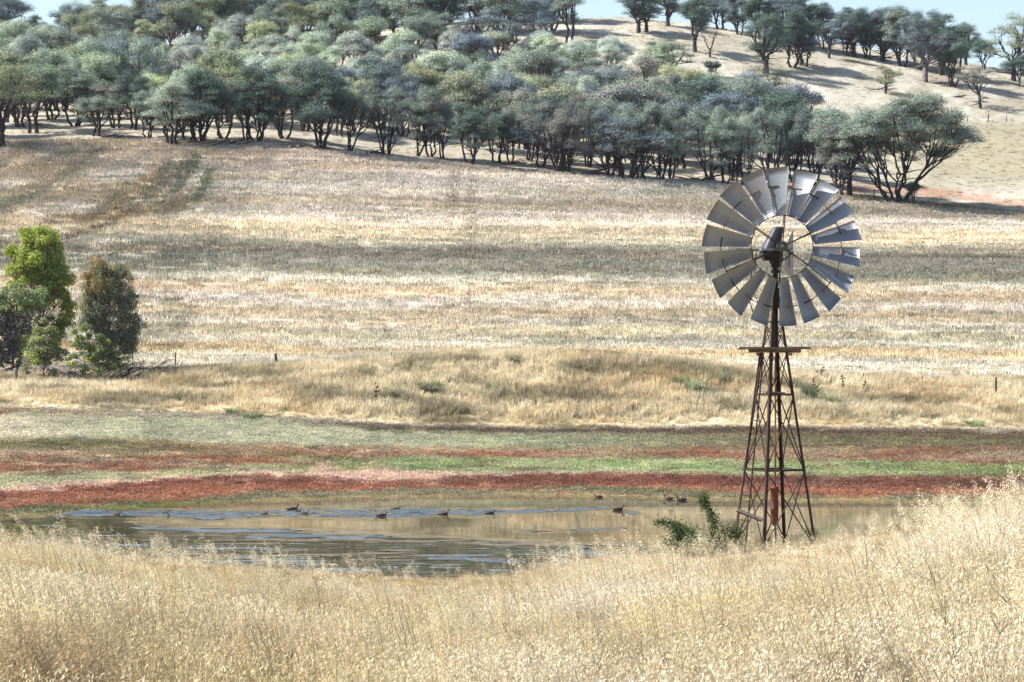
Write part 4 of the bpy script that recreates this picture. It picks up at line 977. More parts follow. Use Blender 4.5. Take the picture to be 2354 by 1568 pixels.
def dead_wood():
    log = simple_material('silver_grey_log', (.17, .14, .125), .9, 0, .5, 2.5, (.7, 4, 4), (.05, .036, .033), .6)
    dk = simple_material('dark_dead_twigs', (.05, .035, .034), .9, 0, .5, 5); r = np.random.default_rng(31)
    def P(px, v, dd=0, dz=0):
        x, d, z = at(px, v); return np.array((x, d + dd, z + dz))
    b = P(130, 880); mb = MB()
    def px_up(m): return m * 33.0
    pts = [P(72, 889, 0, -.1) - b, P(78, 872, 0, .25) - b, P(90, 872, 0, .85) - b, P(118, 872, 0, .95) - b, P(150, 876, 0, .75) - b, P(178, 880, 0, .5) - b, P(200, 884, 0, .15) - b]
    mb.tube(pts, [.26, .3, .34, .33, .27, .2, .12], 10)
    mb.tube([pts[4], P(172, 870, 0, .2) - b, P(196, 866, 0, .5) - b], [.12, .08, .03], 6); mb.tube([pts[3], P(128, 880, -.6, .3) - b, P(150, 886, -1, .05) - b], [.16, .12, .06], 6)
    tag(mb.build('fallen_log', log, None, True, b), 'thick silver-grey fallen log arched over the grass under the eucalypt clump', 'log', 'fallen logs under the eucalypt clump')
    b = P(30, 872); mb = MB()
    mb.tube([P(-30, 876, 0, .5) - b, P(0, 872, 0, .4) - b, P(30, 868, 0, .65) - b, P(60, 862, 0, .95) - b, P(90, 858, 0, 1.1) - b], [.30, .28, .24, .2, .12], 10)
    mb.tube([P(-30, 882, 0, .3) - b, P(10, 880, 0, .15) - b, P(50, 884, 0, .1) - b, P(70, 886, 0, .0) - b], [.26, .24, .2, .12], 9)
    tag(mb.build('fallen_log', log, None, True, b), 'forked grey log lying behind the pale fence post, cut off by the picture edge', 'log', 'fallen logs under the eucalypt clump')
    # heap of dead branches
    b = P(250, 872); mb = MB()
    for i in range(340):
        px = r.triangular(20, 220, 375); v = r.uniform(864, 884) - max(0, (px - 280)) * .20; p = P(px, v, r.uniform(-1, 1), -.05) - b
        a = r.normal(0.35, .5); l = r.uniform(.8, 3.0); up = r.uniform(.05, .55)
        q = p + np.array((math.cos(a) * l, r.normal(0, .3) * l, up * l)); mm = (p + q) / 2 + r.normal(0, .12 * l, 3) * (1, 1, .6)
        w = r.uniform(.016, .06) * (1.8 if i < 14 else 1); B = bez(p, mm, q, 5); mb.tube(B, np.linspace(w, w * .35, 5), 5, cap=False)
        for k in range(3):
            s = B[r.integers(1, 5)]; e = s + r.normal(0, .3 * l, 3) * (.7, .5, .45) + (.2, 0, .12); mb.tube([s, (s + e) / 2 + r.normal(0, .05, 3), e], [w * .5, w * .35, .008], 4, cap=False)
    for (x0, v0, x1, v1, z1, w) in ((252, 884, 330, 856, .5, .07), (262, 886, 352, 862, .5, .06), (190, 880, 262, 874, .15, .09), (155, 884, 162, 872, 1.0, .07), (160, 884, 176, 872, .9, .06)):
        p = P(x0, v0) - b; q = P(x1, v1, 0, z1) - b; mb.tube(bez(p, (p + q) / 2 + (0, 0, .15), q, 6), np.linspace(w, w * .5, 6), 6)
    tag(mb.build('brush_heap', dk, None, False, b), 'tangled heap of dark dead branches beside the arched log', 'branches')
    # fallen limbs under the front of the wood
    for px, v, l, lab in ((495, 335, 9, 'dark fallen limbs on the grass beside the dark twin-trunked gum'), (425, 330, 6, 'dead brush round the foot of the pale-tufted gum in front of the wood'), (250, 318, 7, 'low dead branches between the small front gum and its neighbour'),
                          (690, 342, 6, 'fallen sticks on the straw before the densely branched dark gum'), (1180, 378, 6, 'fallen limb between the two small gums on the middle of the wood edge'), (1340, 403, 7, 'dead branches heaped before the grey thicket gums'),
                          (1600, 414, 7, 'long fallen branch in front of the wood just uphill of the windmill wheel'), (860, 355, 4, 'bleached stick lying by the slender leaning gum'),
                          (2010, 135, 12, 'long grey fallen branch along the ridge under the dense hilltop gums'), (2160, 193, 7, 'broken limb in the shade of the dark ridge gum'), (2010, 208, 6, 'pale fallen boughs beside the small lone hillside gum'), (2200, 224, 2.5, 'small upright snag on the bare slope between the small lone gum and the half-dead one')):
        b = P(px, v); mb = MB()
        for i in range(16):
            a = r.normal(0, .35) + (PI if r.random() < .4 else 0); ll = l * r.uniform(.2, .55); p = np.array((r.normal(0, l * .18), r.normal(0, .8), .05)); q = p + np.array((math.cos(a) * ll, r.normal(0, .8), r.uniform(0, .28) * ll + .05))
            B = bez(p, (p + q) / 2 + r.normal(0, .1 * ll, 3) * (1, 1, .5) + (0, 0, .1), q, 5); w = r.uniform(.04, .14) if i < 5 else r.uniform(.02, .06); mb.tube(B, np.linspace(w, w * .4, 5), 5, cap=False)
            for k in range(2):
                s = B[r.integers(1, 5)]; e = s + r.normal(0, .2 * ll, 3) * (1, .5, .5) + (0, 0, .1); mb.tube([s, e], [w * .5, .01], 4, cap=False)
        tag(mb.build('fallen_branch', dk, None, False, b), lab, 'branch', 'fallen branches round the wood')

def build_small_plants():
    r = np.random.default_rng(41)
    green = plant_material('rush_green', 'OBJECT', .3, lo=.6, hi=1.35); weed = simple_material('dry_weed', (.13, .085, .05), .9, 0, .4, 8)
    tus = [straw_tuft(500 + s, green, 170, .62, .42, .035, .75, (1, 1, 1), .5, 0.0) for s in range(3)]
    T_ = [(1600, 908, 1.5, 'roundest grey-green rush tussock high on the far bank beside the windmill'), (1562, 890, 1.0, 'green tussock in the dark hollow just uphill of the round rush tussock'), (1660, 884, 1.1, 'green tussock between the round rush tussock and the windmill tower'),
          (985, 908, 1.6, 'broad grey-green tussock in the middle of the far bank'), (1003, 912, .9, 'small tussock leaning against the broad grey-green tussock of the bank'), (905, 917, 1.2, 'dull green tussock downslope of the broad middle one, beside the tall dead stalk'), (1130, 900, .9, 'thin green tussock under the golden mound top'),
          (1860, 920, 1.3, 'first green tussock past the windmill legs on the far bank'), (1905, 934, 1.5, 'wide dark green tussock of the row past the windmill'), (1955, 942, 1.2, 'grey tussock in the row past the windmill, before its last one'), (2008, 945, 1.4, 'last tussock of the row past the windmill, low and dark'),
          (1760, 915, 1.0, 'tussock seen through the legs of the windmill tower'), (2100, 962, 1.0, 'low tussock on the bank foot under the thick fence post, uphill one'), (2240, 980, 1.4, 'dark tussock at the bank foot below the thick fence post'), (580, 965, 1.3, 'bright green tussock at the bank foot left of the grey scrub'),
          (535, 950, 1.1, 'dark olive tussock just uphill of the bright green one'), (77, 950, .9, 'single dark green plant at the bank foot below the logs'), (720, 1035, 1.0, 'small green tussock on the rust-red strip of the flat'), (1180, 838, 1.1, 'olive tussock on top of the golden mound'), (540, 800, .0, '')]
    tints = [(.27, .30, .17), (.22, .26, .13), (.31, .32, .20), (.19, .22, .12)]
    for i, (px, v, s, lab) in enumerate(T_):
        if s <= 0: continue
        x, d, z = at(px, v); o = obj('tussock', tus[i % 3], None, (x, d, z)); o.scale = (s, s, s * (1.9 if 820 < v < 940 else .75)); o.rotation_euler = (0, 0, r.random() * 6)
        o.color = (*((.20, .25, .11) if 'bright' in lab else tints[i % 4]), 1); tag(o, lab, 'tussock', 'green tussocks on the far bank')
    def weed_plant(name, loc, h, n, spread, seeds, lab, grp, mat, thick=True):
        mb = MB()
        for i in range(n):
            a = r.random() * 6.28; e = np.array((math.cos(a) * spread * h, math.sin(a) * spread * h, h * r.uniform(.75, 1.05))); B = bez(np.array((0, 0, -.05)), np.array((e[0] * .2, e[1] * .2, h * .6)), e, 6)
            mb.tube(B, np.linspace(.012, .005, 6) * (h / .9 if thick else .2), 4, cap=False)
            for k in range(seeds):
                s = B[r.integers(2, 6)]; q = s + r.normal(0, .06 * h, 3) * (1, 1, .3) + (0, 0, .09 * h); mb.tube([s, (s + q) / 2, q], np.array([.006 * h, .022 * h, .008 * h]) * (1 if thick else .08), 4, cap=False)
        return tag(mb.build(name, mat, None, False, loc), lab, 'weed', grp)
    for px, v, h, n, sp, lab in ((1884, 876, 1.0, 12, .35, 'bushy brown thistle at the top of the bank past the windmill'), (1868, 902, 1.2, 5, .12, 'first reddish dock stalk beside the windmill legs'), (1938, 903, 1.3, 6, .12, 'tall reddish dock stalk in the middle of the row past the windmill'),
                                 (1985, 906, 1.1, 6, .15, 'shorter reddish dock stalk, last before the dark grass'), (864, 938, 2.0, 3, .05, 'tall thin dead stalk standing alone on the middle bank'), (476, 848, .9, 5, .2, 'small leafy green weed by the fence between two posts'), (885, 770, .7, 9, .3, 'dark green weed standing alone in the stubble')):
        x, d, z = at(px, v); weed_plant('dead_weed', (x, d, z), h, n, sp, 7, lab, 'weeds on the far bank', weed)
    dk = simple_material('black_dead_stems', (.03, .022, .018), .9)
    for px, d, h, n, sp, lab in ((2235, 15.0, .62, 3, .22, 'dark leafless branching weed above the oats below the bright mound'), (640, 15.5, .5, 2, .12, 'thin black bent weed stem near the bottom of the oats')):
        x, d_, z = at_d(px, d); weed_plant('dead_weed', (x, d_, z), h + .35, n, sp, 14, lab, 'dark weeds in the near oats', dk, False)

def leaf_sprays(paths, r, per, size, spread, hue=None):
    P = []; 
    for B, k, sp in paths:
        B = np.asarray(B); t = r.random(int(per * k)) ** .8 * (len(B) - 1.001); i = t.astype(int); p = B[i] + (B[i + 1] - B[i]) * (t - i)[:, None]
        P.append(p + r.normal(0, 1, p.shape) * spread * sp)
    P = np.concatenate(P); n = len(P)
    nr = r.normal(size=(n, 3)) + (0, -.2, .6); nr /= np.linalg.norm(nr, axis=1, keepdims=True); a = np.cross(nr, r.normal(size=(n, 3))); a /= np.linalg.norm(a, axis=1, keepdims=True); b = np.cross(nr, a); s = size * r.uniform(.6, 1.3, n)[:, None]
    V = np.stack([P - a * s * .5, P + b * s * .36, P + a * s * .5, P - b * s * .36], 1).reshape(-1, 3)
    return V, np.arange(4 * n).reshape(n, 4), np.repeat(r.random(n), 4), np.ones((4 * n, 3))
def build_briar():
    r = np.random.default_rng(51); lm = plant_material('briar_leaf', 'OBJECT', .35, lo=.5, hi=1.4); sm = simple_material('briar_stem', (.06, .035, .025), .8)
    b = D2(1600, 1262, 54.0); b[2] = ground(b[0], 54.0); S = 118.9 * 55 / 54
    def q(px, v, dy=0): return D2(px, v, 54.0 + dy) - b
    paths = [([q(1628, 1262), q(1640, 1215), q(1632, 1180), q(1620, 1155), q(1617, 1136)], 1.0, 1.0), ([q(1634, 1250), q(1645, 1220), q(1642, 1195), q(1630, 1165)], .8, 1.2), ([q(1615, 1136), q(1616, 1150), q(1618, 1165)], .7, 1.25),
             ([q(1610, 1265), q(1590, 1225), q(1560, 1205), q(1528, 1199), q(1503, 1202)], 1.1, .85), ([q(1600, 1262, .2), q(1575, 1225, .3), q(1550, 1210, .3), q(1535, 1213, .3)], .9, 1.3), ([q(1590, 1275), q(1572, 1245), q(1556, 1222), q(1548, 1212)], 1.3, 1.7),
             ([q(1600, 1285), q(1575, 1250), q(1565, 1228)], 1.6, 2.0), ([q(1625, 1285, -.2), q(1600, 1245, -.2), q(1590, 1222, -.1)], 1.3, 2.0), ([q(1605, 1275, .3), q(1590, 1250, .2), q(1582, 1235)], 1.4, 2.2), ([q(1560, 1275), q(1545, 1250), q(1530, 1240)], .5, 1.3), ([q(1640, 1270), q(1655, 1235), q(1668, 1222)], .5, 1.5), ([q(1665, 1262), q(1680, 1230), q(1688, 1212)], .8, 1.6), ([q(1690, 1255), q(1700, 1228), q(1706, 1218)], .35, 1.5)]
    e = empty('briar_bush', b, 'dark green briar bush with arching leafy sprays beside the windmill legs', 'bush')
    mb = MB()
    fine = []
    for B, k, sp in paths:
        B = np.array(B); t = np.linspace(0, len(B) - 1, 14); B2 = np.stack([np.interp(t, np.arange(len(B)), B[:, c]) for c in range(3)], -1); B2 = _smooth(B2, 1, 0); fine.append((B2, k, sp))
        mb.tube(B2, np.linspace(.012, .004, 14), 5, cap=False)
        for i in range(4):
            s = B2[r.integers(3, 13)]; mb.tube([s, s + r.normal(0, .07, 3)], [.005, .002], 4, cap=False)
    mb.build('stems', sm, e)
    V, Q, var, hue = leaf_sprays(fine, r, 760, .034, .05)
    o = obj('leaves', mesh_np('briar_leaves', V, [Q], lm, False, {'var': ('FLOAT', var), 'hue': ('FLOAT_COLOR', hue)}), e); o.color = (.085, .13, .05, 1)
# ---------------------------------------------------------------- the wood on the hill
TINT = {'pale sage': (.40, .45, .375), 'grey-green': (.24, .285, .24), 'olive': (.25, .27, .18), 'bottle-green': (.115, .16, .135), 'blue-grey': (.165, .20, .22), 'yellow-green': (.40, .43, .27), 'brownish grey': (.235, .235, .215)}
def build_wood():
    bark = bark_material(); leaf = plant_material('gum_leaves', 'OBJECT', .12, lo=.68, hi=1.3, glow=(1, 1.05, .7))
    M = (bark, leaf); r = np.random.default_rng(77)
    K = {
        'vase': tree_meshes('vase', M, seed=1, H=9, Wd=8.5, stems=4, clumps=70, crown0=.3, rc=(0.66, 1.29)),
        'vase2': tree_meshes('vase2', M, seed=2, H=9, Wd=8, stems=3, clumps=54, crown0=.38, rc=(0.66, 1.23)),
        'thicket': tree_meshes('thicket', M, seed=3, H=9, Wd=9.5, stems=6, clumps=62, crown0=.28, rc=(0.55, 1.06), per=226, twigs=1.8, low=.1),
        'thicket2': tree_meshes('thicket2', M, seed=4, H=9, Wd=8.5, stems=5, clumps=58, crown0=.26, rc=(0.55, 1.12), per=262, twigs=1.6, low=.1),
        'dense': tree_meshes('dense', M, seed=5, H=9, Wd=8, stems=3, clumps=76, crown0=.28, rc=(0.72, 1.29), per=406, low=.05),
        'dense2': tree_meshes('dense2', M, seed=6, H=10, Wd=8, stems=2, clumps=70, crown0=.3, rc=(0.72, 1.34), per=406),
        'dome': tree_meshes('dome', M, seed=7, H=7, Wd=7, stems=3, clumps=46, crown0=.45, rc=(0.61, 1.12), per=406, fill=.2),
        'dome2': tree_meshes('dome2', M, seed=8, H=7, Wd=6.5, stems=2, clumps=40, crown0=.4, rc=(0.66, 1.18), per=394, fill=.2),
        'dome3': tree_meshes('dome3', M, seed=9, H=7, Wd=7.5, stems=4, clumps=50, crown0=.4, rc=(0.55, 1.06), per=382),
        'tall': tree_meshes('tall', M, seed=10, H=12, Wd=8.5, stems=3, clumps=60, crown0=.32, rc=(0.72, 1.46), single=True, per=310),
        'tall2': tree_meshes('tall2', M, seed=12, H=12, Wd=9.5, stems=4, clumps=64, crown0=.30, rc=(0.77, 1.46), single=True, per=334),
        'open': tree_meshes('open', M, seed=13, H=9, Wd=9, stems=4, clumps=30, crown0=.36, rc=(0.61, 1.12), single=True, per=310, twigs=1.6),
        'lean': tree_meshes('lean', M, seed=14, H=9, Wd=8, stems=3, clumps=40, crown0=.4, rc=(0.61, 1.12), lean=(2.2, 0), per=310),
        'left': tree_meshes('left', M, seed=15, H=9, Wd=10, stems=4, clumps=58, crown0=.3, rc=(0.66, 1.23), single=True, twigs=1.6, girth=.9),
        'big': tree_meshes('big', M, seed=16, H=13, Wd=16, stems=8, clumps=190, crown0=.40, rc=(0.72, 1.40), per=453, size=.15, twigs=1.3, girth=.85, fill=.25, low=.1),
        'bare': tree_meshes('bare', M, seed=17, H=9, Wd=6, stems=3, clumps=12, crown0=.45, rc=(0.44, 0.78), single=True, per=143, twigs=4),
        'half': tree_meshes('half', M, seed=18, H=9, Wd=9, stems=5, clumps=34, crown0=.45, rc=(0.55, 1.01), single=True, per=358, twigs=3, lean=(-1, 0)),
        'sapling': tree_meshes('sapling', M, seed=19, H=6, Wd=5.4, stems=2, clumps=26, crown0=.22, rc=(0.55, 1.01), single=True, per=453),
        'shrub': tree_meshes('shrub', M, seed=20, H=4, Wd=3, stems=4, clumps=20, crown0=.1, rc=(0.44, 0.78), per=622, low=0),
    }
    # px, base row, top row, crown width, kind, tint, label, [distance shift]
    E = 'wood edge'; HL = 'hill'
    T_ = [
        (4, 341, 150, 225, 'left', 'olive', 'wide spreading olive gum at the left picture edge, standing out before the wood', E),
        (176, 290, 150, 150, 'vase', 'grey-green', 'gum with a thick black trunk just behind the small front gum', E), (223, 313, 222, 112, 'dome2', 'grey-green', 'small low gum with a stout forked trunk, in front of its tall dark neighbour', E),
        (267, 295, 190, 110, 'vase2', 'brownish grey', 'thin straggly gum with crossing bare limbs beside the small front gum', E), (306, 298, 165, 120, 'vase2', 'bottle-green', 'dark upright gum among the bare crossing limbs at the wood edge', E),
        (339, 316, 200, 100, 'vase', 'grey-green', 'slim twin-stemmed gum beside the pale-tufted one', E), (397, 334, 188, 140, 'vase2', 'pale sage', 'pale-tufted gum on one dark trunk, foremost of the left part of the wood', E),
        (434, 326, 175, 120, 'vase', 'grey-green', 'gum with two black trunks close beside the pale-tufted one', E), (456, 328, 158, 165, 'dense', 'bottle-green', 'darkest twin-trunked gum of the front row, deep green down to the ground', E),
        (570, 324, 178, 95, 'vase2', 'grey-green', 'slender leaning-stemmed gum next to the dark domed one', E), (592, 327, 152, 140, 'vase', 'bottle-green', 'dark domed gum with a clean vase of limbs, by the gap in the wood edge', E),
        (735, 343, 150, 165, 'dense', 'bottle-green', 'large dark gum with many splayed black stems, right of the gap in the wood edge', E), (801, 349, 195, 90, 'lean', 'blue-grey', 'slender forked gum leaning away from the large many-stemmed one', E),
        (888, 361, 180, 135, 'thicket', 'grey-green', 'tall gum with a fan of fine dark limbs past the slender leaning one', E), (958, 359, 210, 95, 'lean', 'brownish grey', 'crooked gum whose trunk bends down to the grass, mid wood edge', E),
        (991, 361, 195, 110, 'vase', 'grey-green', 'gum with a stout black butt beside the crooked one', E), (1019, 364, 225, 80, 'vase2', 'brownish grey', 'thin gum with dead lower limbs between two stout ones', E),
        (1085, 378, 235, 125, 'vase', 'bottle-green', 'foremost gum of the middle wood edge, one dark green tuft low before its crown', E), (1143, 373, 255, 100, 'vase2', 'bottle-green', 'small gum with a flared butt just past the foremost middle one', E),
        (1175, 373, 245, 80, 'vase', 'brownish grey', 'thin twisted gum next to the small one with the flared butt', E), (1215, 369, 230, 95, 'vase2', 'grey-green', 'set-back gum behind the grass strip, half screened by the grey thicket', E),
        (1241, 384, 260, 110, 'vase', 'blue-grey', 'low gum with a broad forked base before the grey thicket', E), (1285, 398, 214, 165, 'thicket', 'brownish grey', 'grey thicket of fine bare limbs, sparse brownish crown', E),
        (1303, 398, 240, 115, 'thicket2', 'brownish grey', 'thin gum growing close against the brownish thicket', E), (1352, 384, 225, 120, 'thicket2', 'grey-green', 'gum set back between the brownish thicket and the wide low-limbed one', E),
        (1401, 408, 250, 120, 'thicket2', 'blue-grey', 'gum with tangled dead lower limbs beside the wide low-limbed one', E), (1440, 413, 262, 220, 'thicket', 'blue-grey', 'widest low-limbed gum of the wood edge, blue-grey foliage near the ground', E),
        (1474, 414, 240, 110, 'thicket2', 'grey-green', 'gum hard behind the widest low-limbed one', E), (1519, 413, 232, 125, 'thicket2', 'grey-green', 'many-stemmed gum where the edge nears the windmill wheel', E), (1540, 410, 265, 90, 'vase2', 'pale sage', 'pale thin gum at the end of the many-stemmed group', E),
        (1632, 413, 240, 120, 'thicket2', 'grey-green', 'gum with dark straight stems left of and above the wheel', E), (1668, 423, 258, 100, 'vase', 'grey-green', 'gum with a long bare dark trunk beside the upper left blades', E),
        (1690, 416, 235, 110, 'thicket', 'grey-green', 'leafy gum behind the upper left rim of the wheel', E), (1712, 425, 262, 90, 'vase2', 'pale sage', 'pale gum whose dark trunk meets the top of the wheel', E),
        (1769, 415, 245, 120, 'thicket2', 'grey-green', 'rounded gum directly above the wheel', E), (1825, 418, 250, 115, 'vase', 'bottle-green', 'dark domed gum behind the top right blades', E),
        (1872, 428, 262, 120, 'thicket', 'brownish grey', 'brownish twiggy gum between the wheel and the forked gum', E), (1928, 451, 285, 110, 'vase2', 'brownish grey', 'gum with an arched leaning trunk just right of the wheel', E),
        (1953, 454, 250, 160, 'open', 'grey-green', 'fork-trunked gum with open bare limbs beside the lone spreading gum', E),
        (2062, 467, 216, 330, 'big', 'grey-green', 'huge umbrella-crowned gum with many splayed trunks standing alone at the field edge', None), (2097, 462, 415, 44, 'shrub', 'bottle-green', 'small black-green shrub at the foot of the huge umbrella gum', None),
        (1761, 168, 26, 130, 'tall2', 'bottle-green', 'tall single-trunked dark gum on the open slope above the windmill', HL), (1820, 154, 25, 130, 'vase', 'bottle-green', 'dark gum with splayed twin trunks beside the tall slope gum', HL), (1846, 152, 40, 100, 'vase2', 'blue-grey', 'leaning gum close against the splayed twin-trunked slope gum', HL),
        (1597, 119, -14, 90, 'tall', 'bottle-green', 'slim dark gum with a long trunk on the slope, a bare tree at its foot', HL), (1632, 132, 70, 45, 'bare', 'brownish grey', 'bare dead tree beside the slim dark slope gum', HL), (1638, 176, 138, 42, 'shrub', 'bottle-green', 'narrow dark shrub on the slope below the bare tree', HL),
        (1730, 262, 156, 178, 'open', 'bottle-green', 'ragged dark gum rising behind the wood, with sky-like gaps of pale grass through its crown', HL), (1546, 180, 84, 150, 'open', 'bottle-green', 'dark open-limbed gum standing on the slope at the end of the wood', HL),
        (1468, 76, -26, 105, 'tall2', 'bottle-green', 'dark ridge gum with two leaning trunks on the bare crest, nearer one', HL), (1486, 73, -20, 80, 'tall', 'bottle-green', 'dark ridge gum hard behind the leaning crest gum', HL), (1535, 60, -28, 95, 'tall', 'blue-grey', 'gum on the crest skyline with a forked trunk, past the leaning pair', HL),
        (1180, 148, 36, 190, 'open', 'blue-grey', 'great spreading blue-grey gum high in the wood, white dead limbs at its foot', HL), (1075, 124, 20, 130, 'lean', 'blue-grey', 'open gum with curved bare limbs high in the wood, beside the great spreading one', HL), (1012, 128, 25, 115, 'vase', 'grey-green', 'gum with a forked dark trunk high in the wood, second from the great spreading one', HL),
        (1906, 134, 45, 60, 'tall', 'blue-grey', 'thin half-bare gum on the ridge between two dense groups', HL), (1962, 131, 14, 115, 'tall2', 'bottle-green', 'stout black-trunked gum under the ridge skyline', HL), (1945, 128, 20, 80, 'vase', 'blue-grey', 'slim gum close before the stout black-trunked one', HL),
        (2030, 140, 16, 110, 'dense2', 'blue-grey', 'dense ridge gum right of the stout black-trunked one', HL), (2075, 152, 10, 120, 'dense', 'grey-green', 'highest gum of the ridge clump under the open sky', HL), (2127, 188, 22, 125, 'tall2', 'blue-grey', 'pale-trunked gum before the ridge clump', HL), (2165, 172, 32, 110, 'dense2', 'bottle-green', 'dense dark gum at the end of the ridge clump', HL),
        (2189, 199, 58, 110, 'vase', 'bottle-green', 'dark-trunked gum downslope of the ridge clump', HL), (2254, 249, 148, 100, 'half', 'brownish grey', 'half-dead gum with bare twigs on its outer side, alone on the slope', HL), (2036, 215, 150, 64, 'sapling', 'olive', 'small lone gum on the bare hillside, pale boughs at its foot', HL),
        (2330, 186, 34, 150, 'open', 'olive', 'open umbrella gum against the blue sky at the right picture edge', HL), (2352, 200, 118, 90, 'dense', 'bottle-green', 'dark leaning gum below the umbrella gum at the right picture edge', HL), (2262, 160, 88, 70, 'dome', 'bottle-green', 'low dark ridge gum between the ridge clump and the umbrella gum', HL),
        (1655, 68, -22, 85, 'dense2', 'blue-grey', 'bushy ridge gum above the slim dark slope gum', HL), (1608, 62, -24, 85, 'tall2', 'blue-grey', 'blue-grey ridge gum directly behind the slim dark slope gum', HL), (1700, 80, -24, 85, 'dense', 'blue-grey', 'dense ridge gum behind the tall single-trunked slope gum', HL),
        (1745, 90, -20, 95, 'dense2', 'bottle-green', 'high ridge gum seen over the tall single-trunked slope gum', HL), (1800, 98, -16, 100, 'dense', 'blue-grey', 'large ridge gum behind the splayed twin-trunked slope gum', HL), (1852, 106, -12, 110, 'dense2', 'bottle-green', 'rounded ridge gum whose top leaves the picture, last of the high ridge clump', HL),
        (1890, 112, 22, 80, 'dome', 'blue-grey', 'pale feathery ridge gum in the dip of the skyline', HL), (2220, 150, 52, 75, 'tall', 'grey-green', 'thin ridge gum at the tail of the ridge clump', HL), (2110, 158, 30, 90, 'dense2', 'bottle-green', 'dark ridge gum half hidden by the pale-trunked one', HL), (1995, 135, 30, 80, 'dense', 'bottle-green', 'shadowed ridge gum between the stout and the dense ridge gums', HL),
        (12, 128, -28, 130, 'tall', 'blue-grey', 'tall pale-trunked gum against the sky at the left picture edge', HL), (-20, 135, 20, 100, 'dense', 'bottle-green', 'dark bushy gum cut off by the left picture edge', HL), (35, 150, 105, 70, 'dome', 'grey-green', 'low gum under the gap of sky at the left', HL),
        (172, 122, 5, 120, 'open', 'olive', 'thin-crowned olive gum on the skyline right of the gap of sky', HL), (232, 120, -5, 120, 'tall2', 'olive', 'feathery olive skyline gum, second from the gap of sky', HL), (118, 150, 55, 110, 'open', 'pale sage', 'pale feathery gum leaning into the gap of sky', HL),
    ]
    sc = 1.16; placed = []
    for px, vb, vt, w, kind, tint, label, grp in T_:
        x, d, z = at(px, vb, 330 if vb < 500 else 150); h = (vb - vt) * d / F; ww = w * d / F * sc
        base = np.array(TINT[tint]) * r.uniform(.9, 1.12); name = {'shrub': 'dark_shrub', 'bare': 'dead_tree'}.get(kind, 'gum_tree')
        bk = (.13, .115, .11) if 'pale-trunked' in label else ((.05, .042, .045) if vb < 250 else (.034, .027, .03))
        plant_tree(name, (x, d, z - .1), K[kind], label, 'gum trees of the hillside wood' if grp == E else ('gum trees scattered over the hill' if grp else 'trees standing by themselves'), base, h, ww, r.normal(0, .25) if kind in ('lean', 'big', 'half', 'left') else r.random() * 6.28, 'tree' if kind != 'shrub' else 'shrub', bk)
        placed.append((px, d))
    # the close-grown wood upslope: rows of crowns, each tree a thing
    rows = [362, 372, 383, 395, 408, 421, 435, 450, 466, 483, 500, 518, 536]
    words_ = ['first', 'second', 'third', 'fourth', 'fifth', 'sixth', 'seventh', 'eighth', 'ninth', 'tenth', 'eleventh', 'twelfth', 'thirteenth', 'fourteenth', 'fifteenth', 'sixteenth', 'seventeenth', 'eighteenth', 'nineteenth', 'twentieth', 'twenty-first', 'twenty-second', 'twenty-third', 'twenty-fourth', 'twenty-fifth', 'twenty-sixth', 'twenty-seventh', 'twenty-eighth']
    limV = [50, 80, 110, 140, 170, 200, 230, 260, 300, 330, 360, 400]; limX = [1270, 1290, 1330, 1350, 1430, 1490, 1570, 1650, 1740, 1830, 1900, 1960]
    for ri, d0 in enumerate(rows):
        px = -70.0 + r.uniform(0, 40); picks = []
        while px < 2000:
            step = r.uniform(4.8, 7.0) * F / d0 * (1.25 if ri < 2 else 1.0)
            dj = d0 + r.normal(0, 3.0) ; X = (px - CX) / F * dj; v = float(row_of(X, dj))
            lim = np.interp(v, limV, limX); ok = px < lim
            if ri < 2 and any(abs(px - q) < 34 and abs(dj - e) < 9 for q, e in placed): ok = False
            if ri >= 2 and any(abs(px - q) < 30 and abs(dj - e) < 8 for q, e in placed): ok = False
            if ri >= 11 and 20 < px < 150: ok = False
            if ri >= 8 and px < 110: ok = ok and r.random() < .3
            if ok: picks.append((px, dj, X, v))
            px += step
        for k, (px, dj, X, v) in enumerate(picks):
            pale = 330 < px < 1720 and 120 < v < 330 and r.random() < np.clip(1.1 - abs(v - 215) / 120, .2, .85)
            if ri >= 10: tint = r.choice(['blue-grey', 'bottle-green', 'grey-green', 'olive'], p=[.55, .22, .15, .08])  # blue-heavy leaf tints in the upper rows stand in for distance haze
            elif pale: tint = r.choice(['pale sage', 'pale sage', 'yellow-green', 'grey-green'], p=[.4, .28, .14, .18])
            elif px < 420: tint = r.choice(['grey-green', 'olive', 'pale sage', 'bottle-green', 'blue-grey'], p=[.42, .2, .18, .12, .08])
            else: tint = r.choice(['grey-green', 'bottle-green', 'blue-grey', 'brownish grey', 'olive'], p=[.44, .16, .18, .12, .10])
            kind = r.choice(['dome', 'dome2', 'dome3', 'vase', 'vase2']) if not (ri >= 10) else r.choice(['dense', 'dense2', 'tall2', 'vase', 'dome3'])
            h = r.uniform(6.0, 8.4) if pale else r.uniform(7.4, 10.2)
            if ri >= 10: h = r.uniform(9.5, 12.5) if px > 330 else r.uniform(7, 9.5)
            w = h * r.uniform(.95, 1.25)
            base = np.array(TINT[tint]) * r.uniform(.95, 1.3) * (1, r.uniform(.96, 1.04), r.uniform(.9, 1.1))
            size = 'tall' if h > 9 else ('low' if h < 7.2 else ('broad' if w / h > .98 else 'middling'))
            lab = '%s %s gum, %s from the left in the %s crown row up the wood' % (size, tint, words_[min(k, 27)], words_[ri])
            plant_tree('gum_tree', (X, dj, float(ground(X, dj)) - .1), K[kind], lab, 'close-grown gum trees in the wood', base, h, w, r.random() * 6.28, 'tree', (.06, .05, .05) if ri < 9 else (.07, .06, .065))

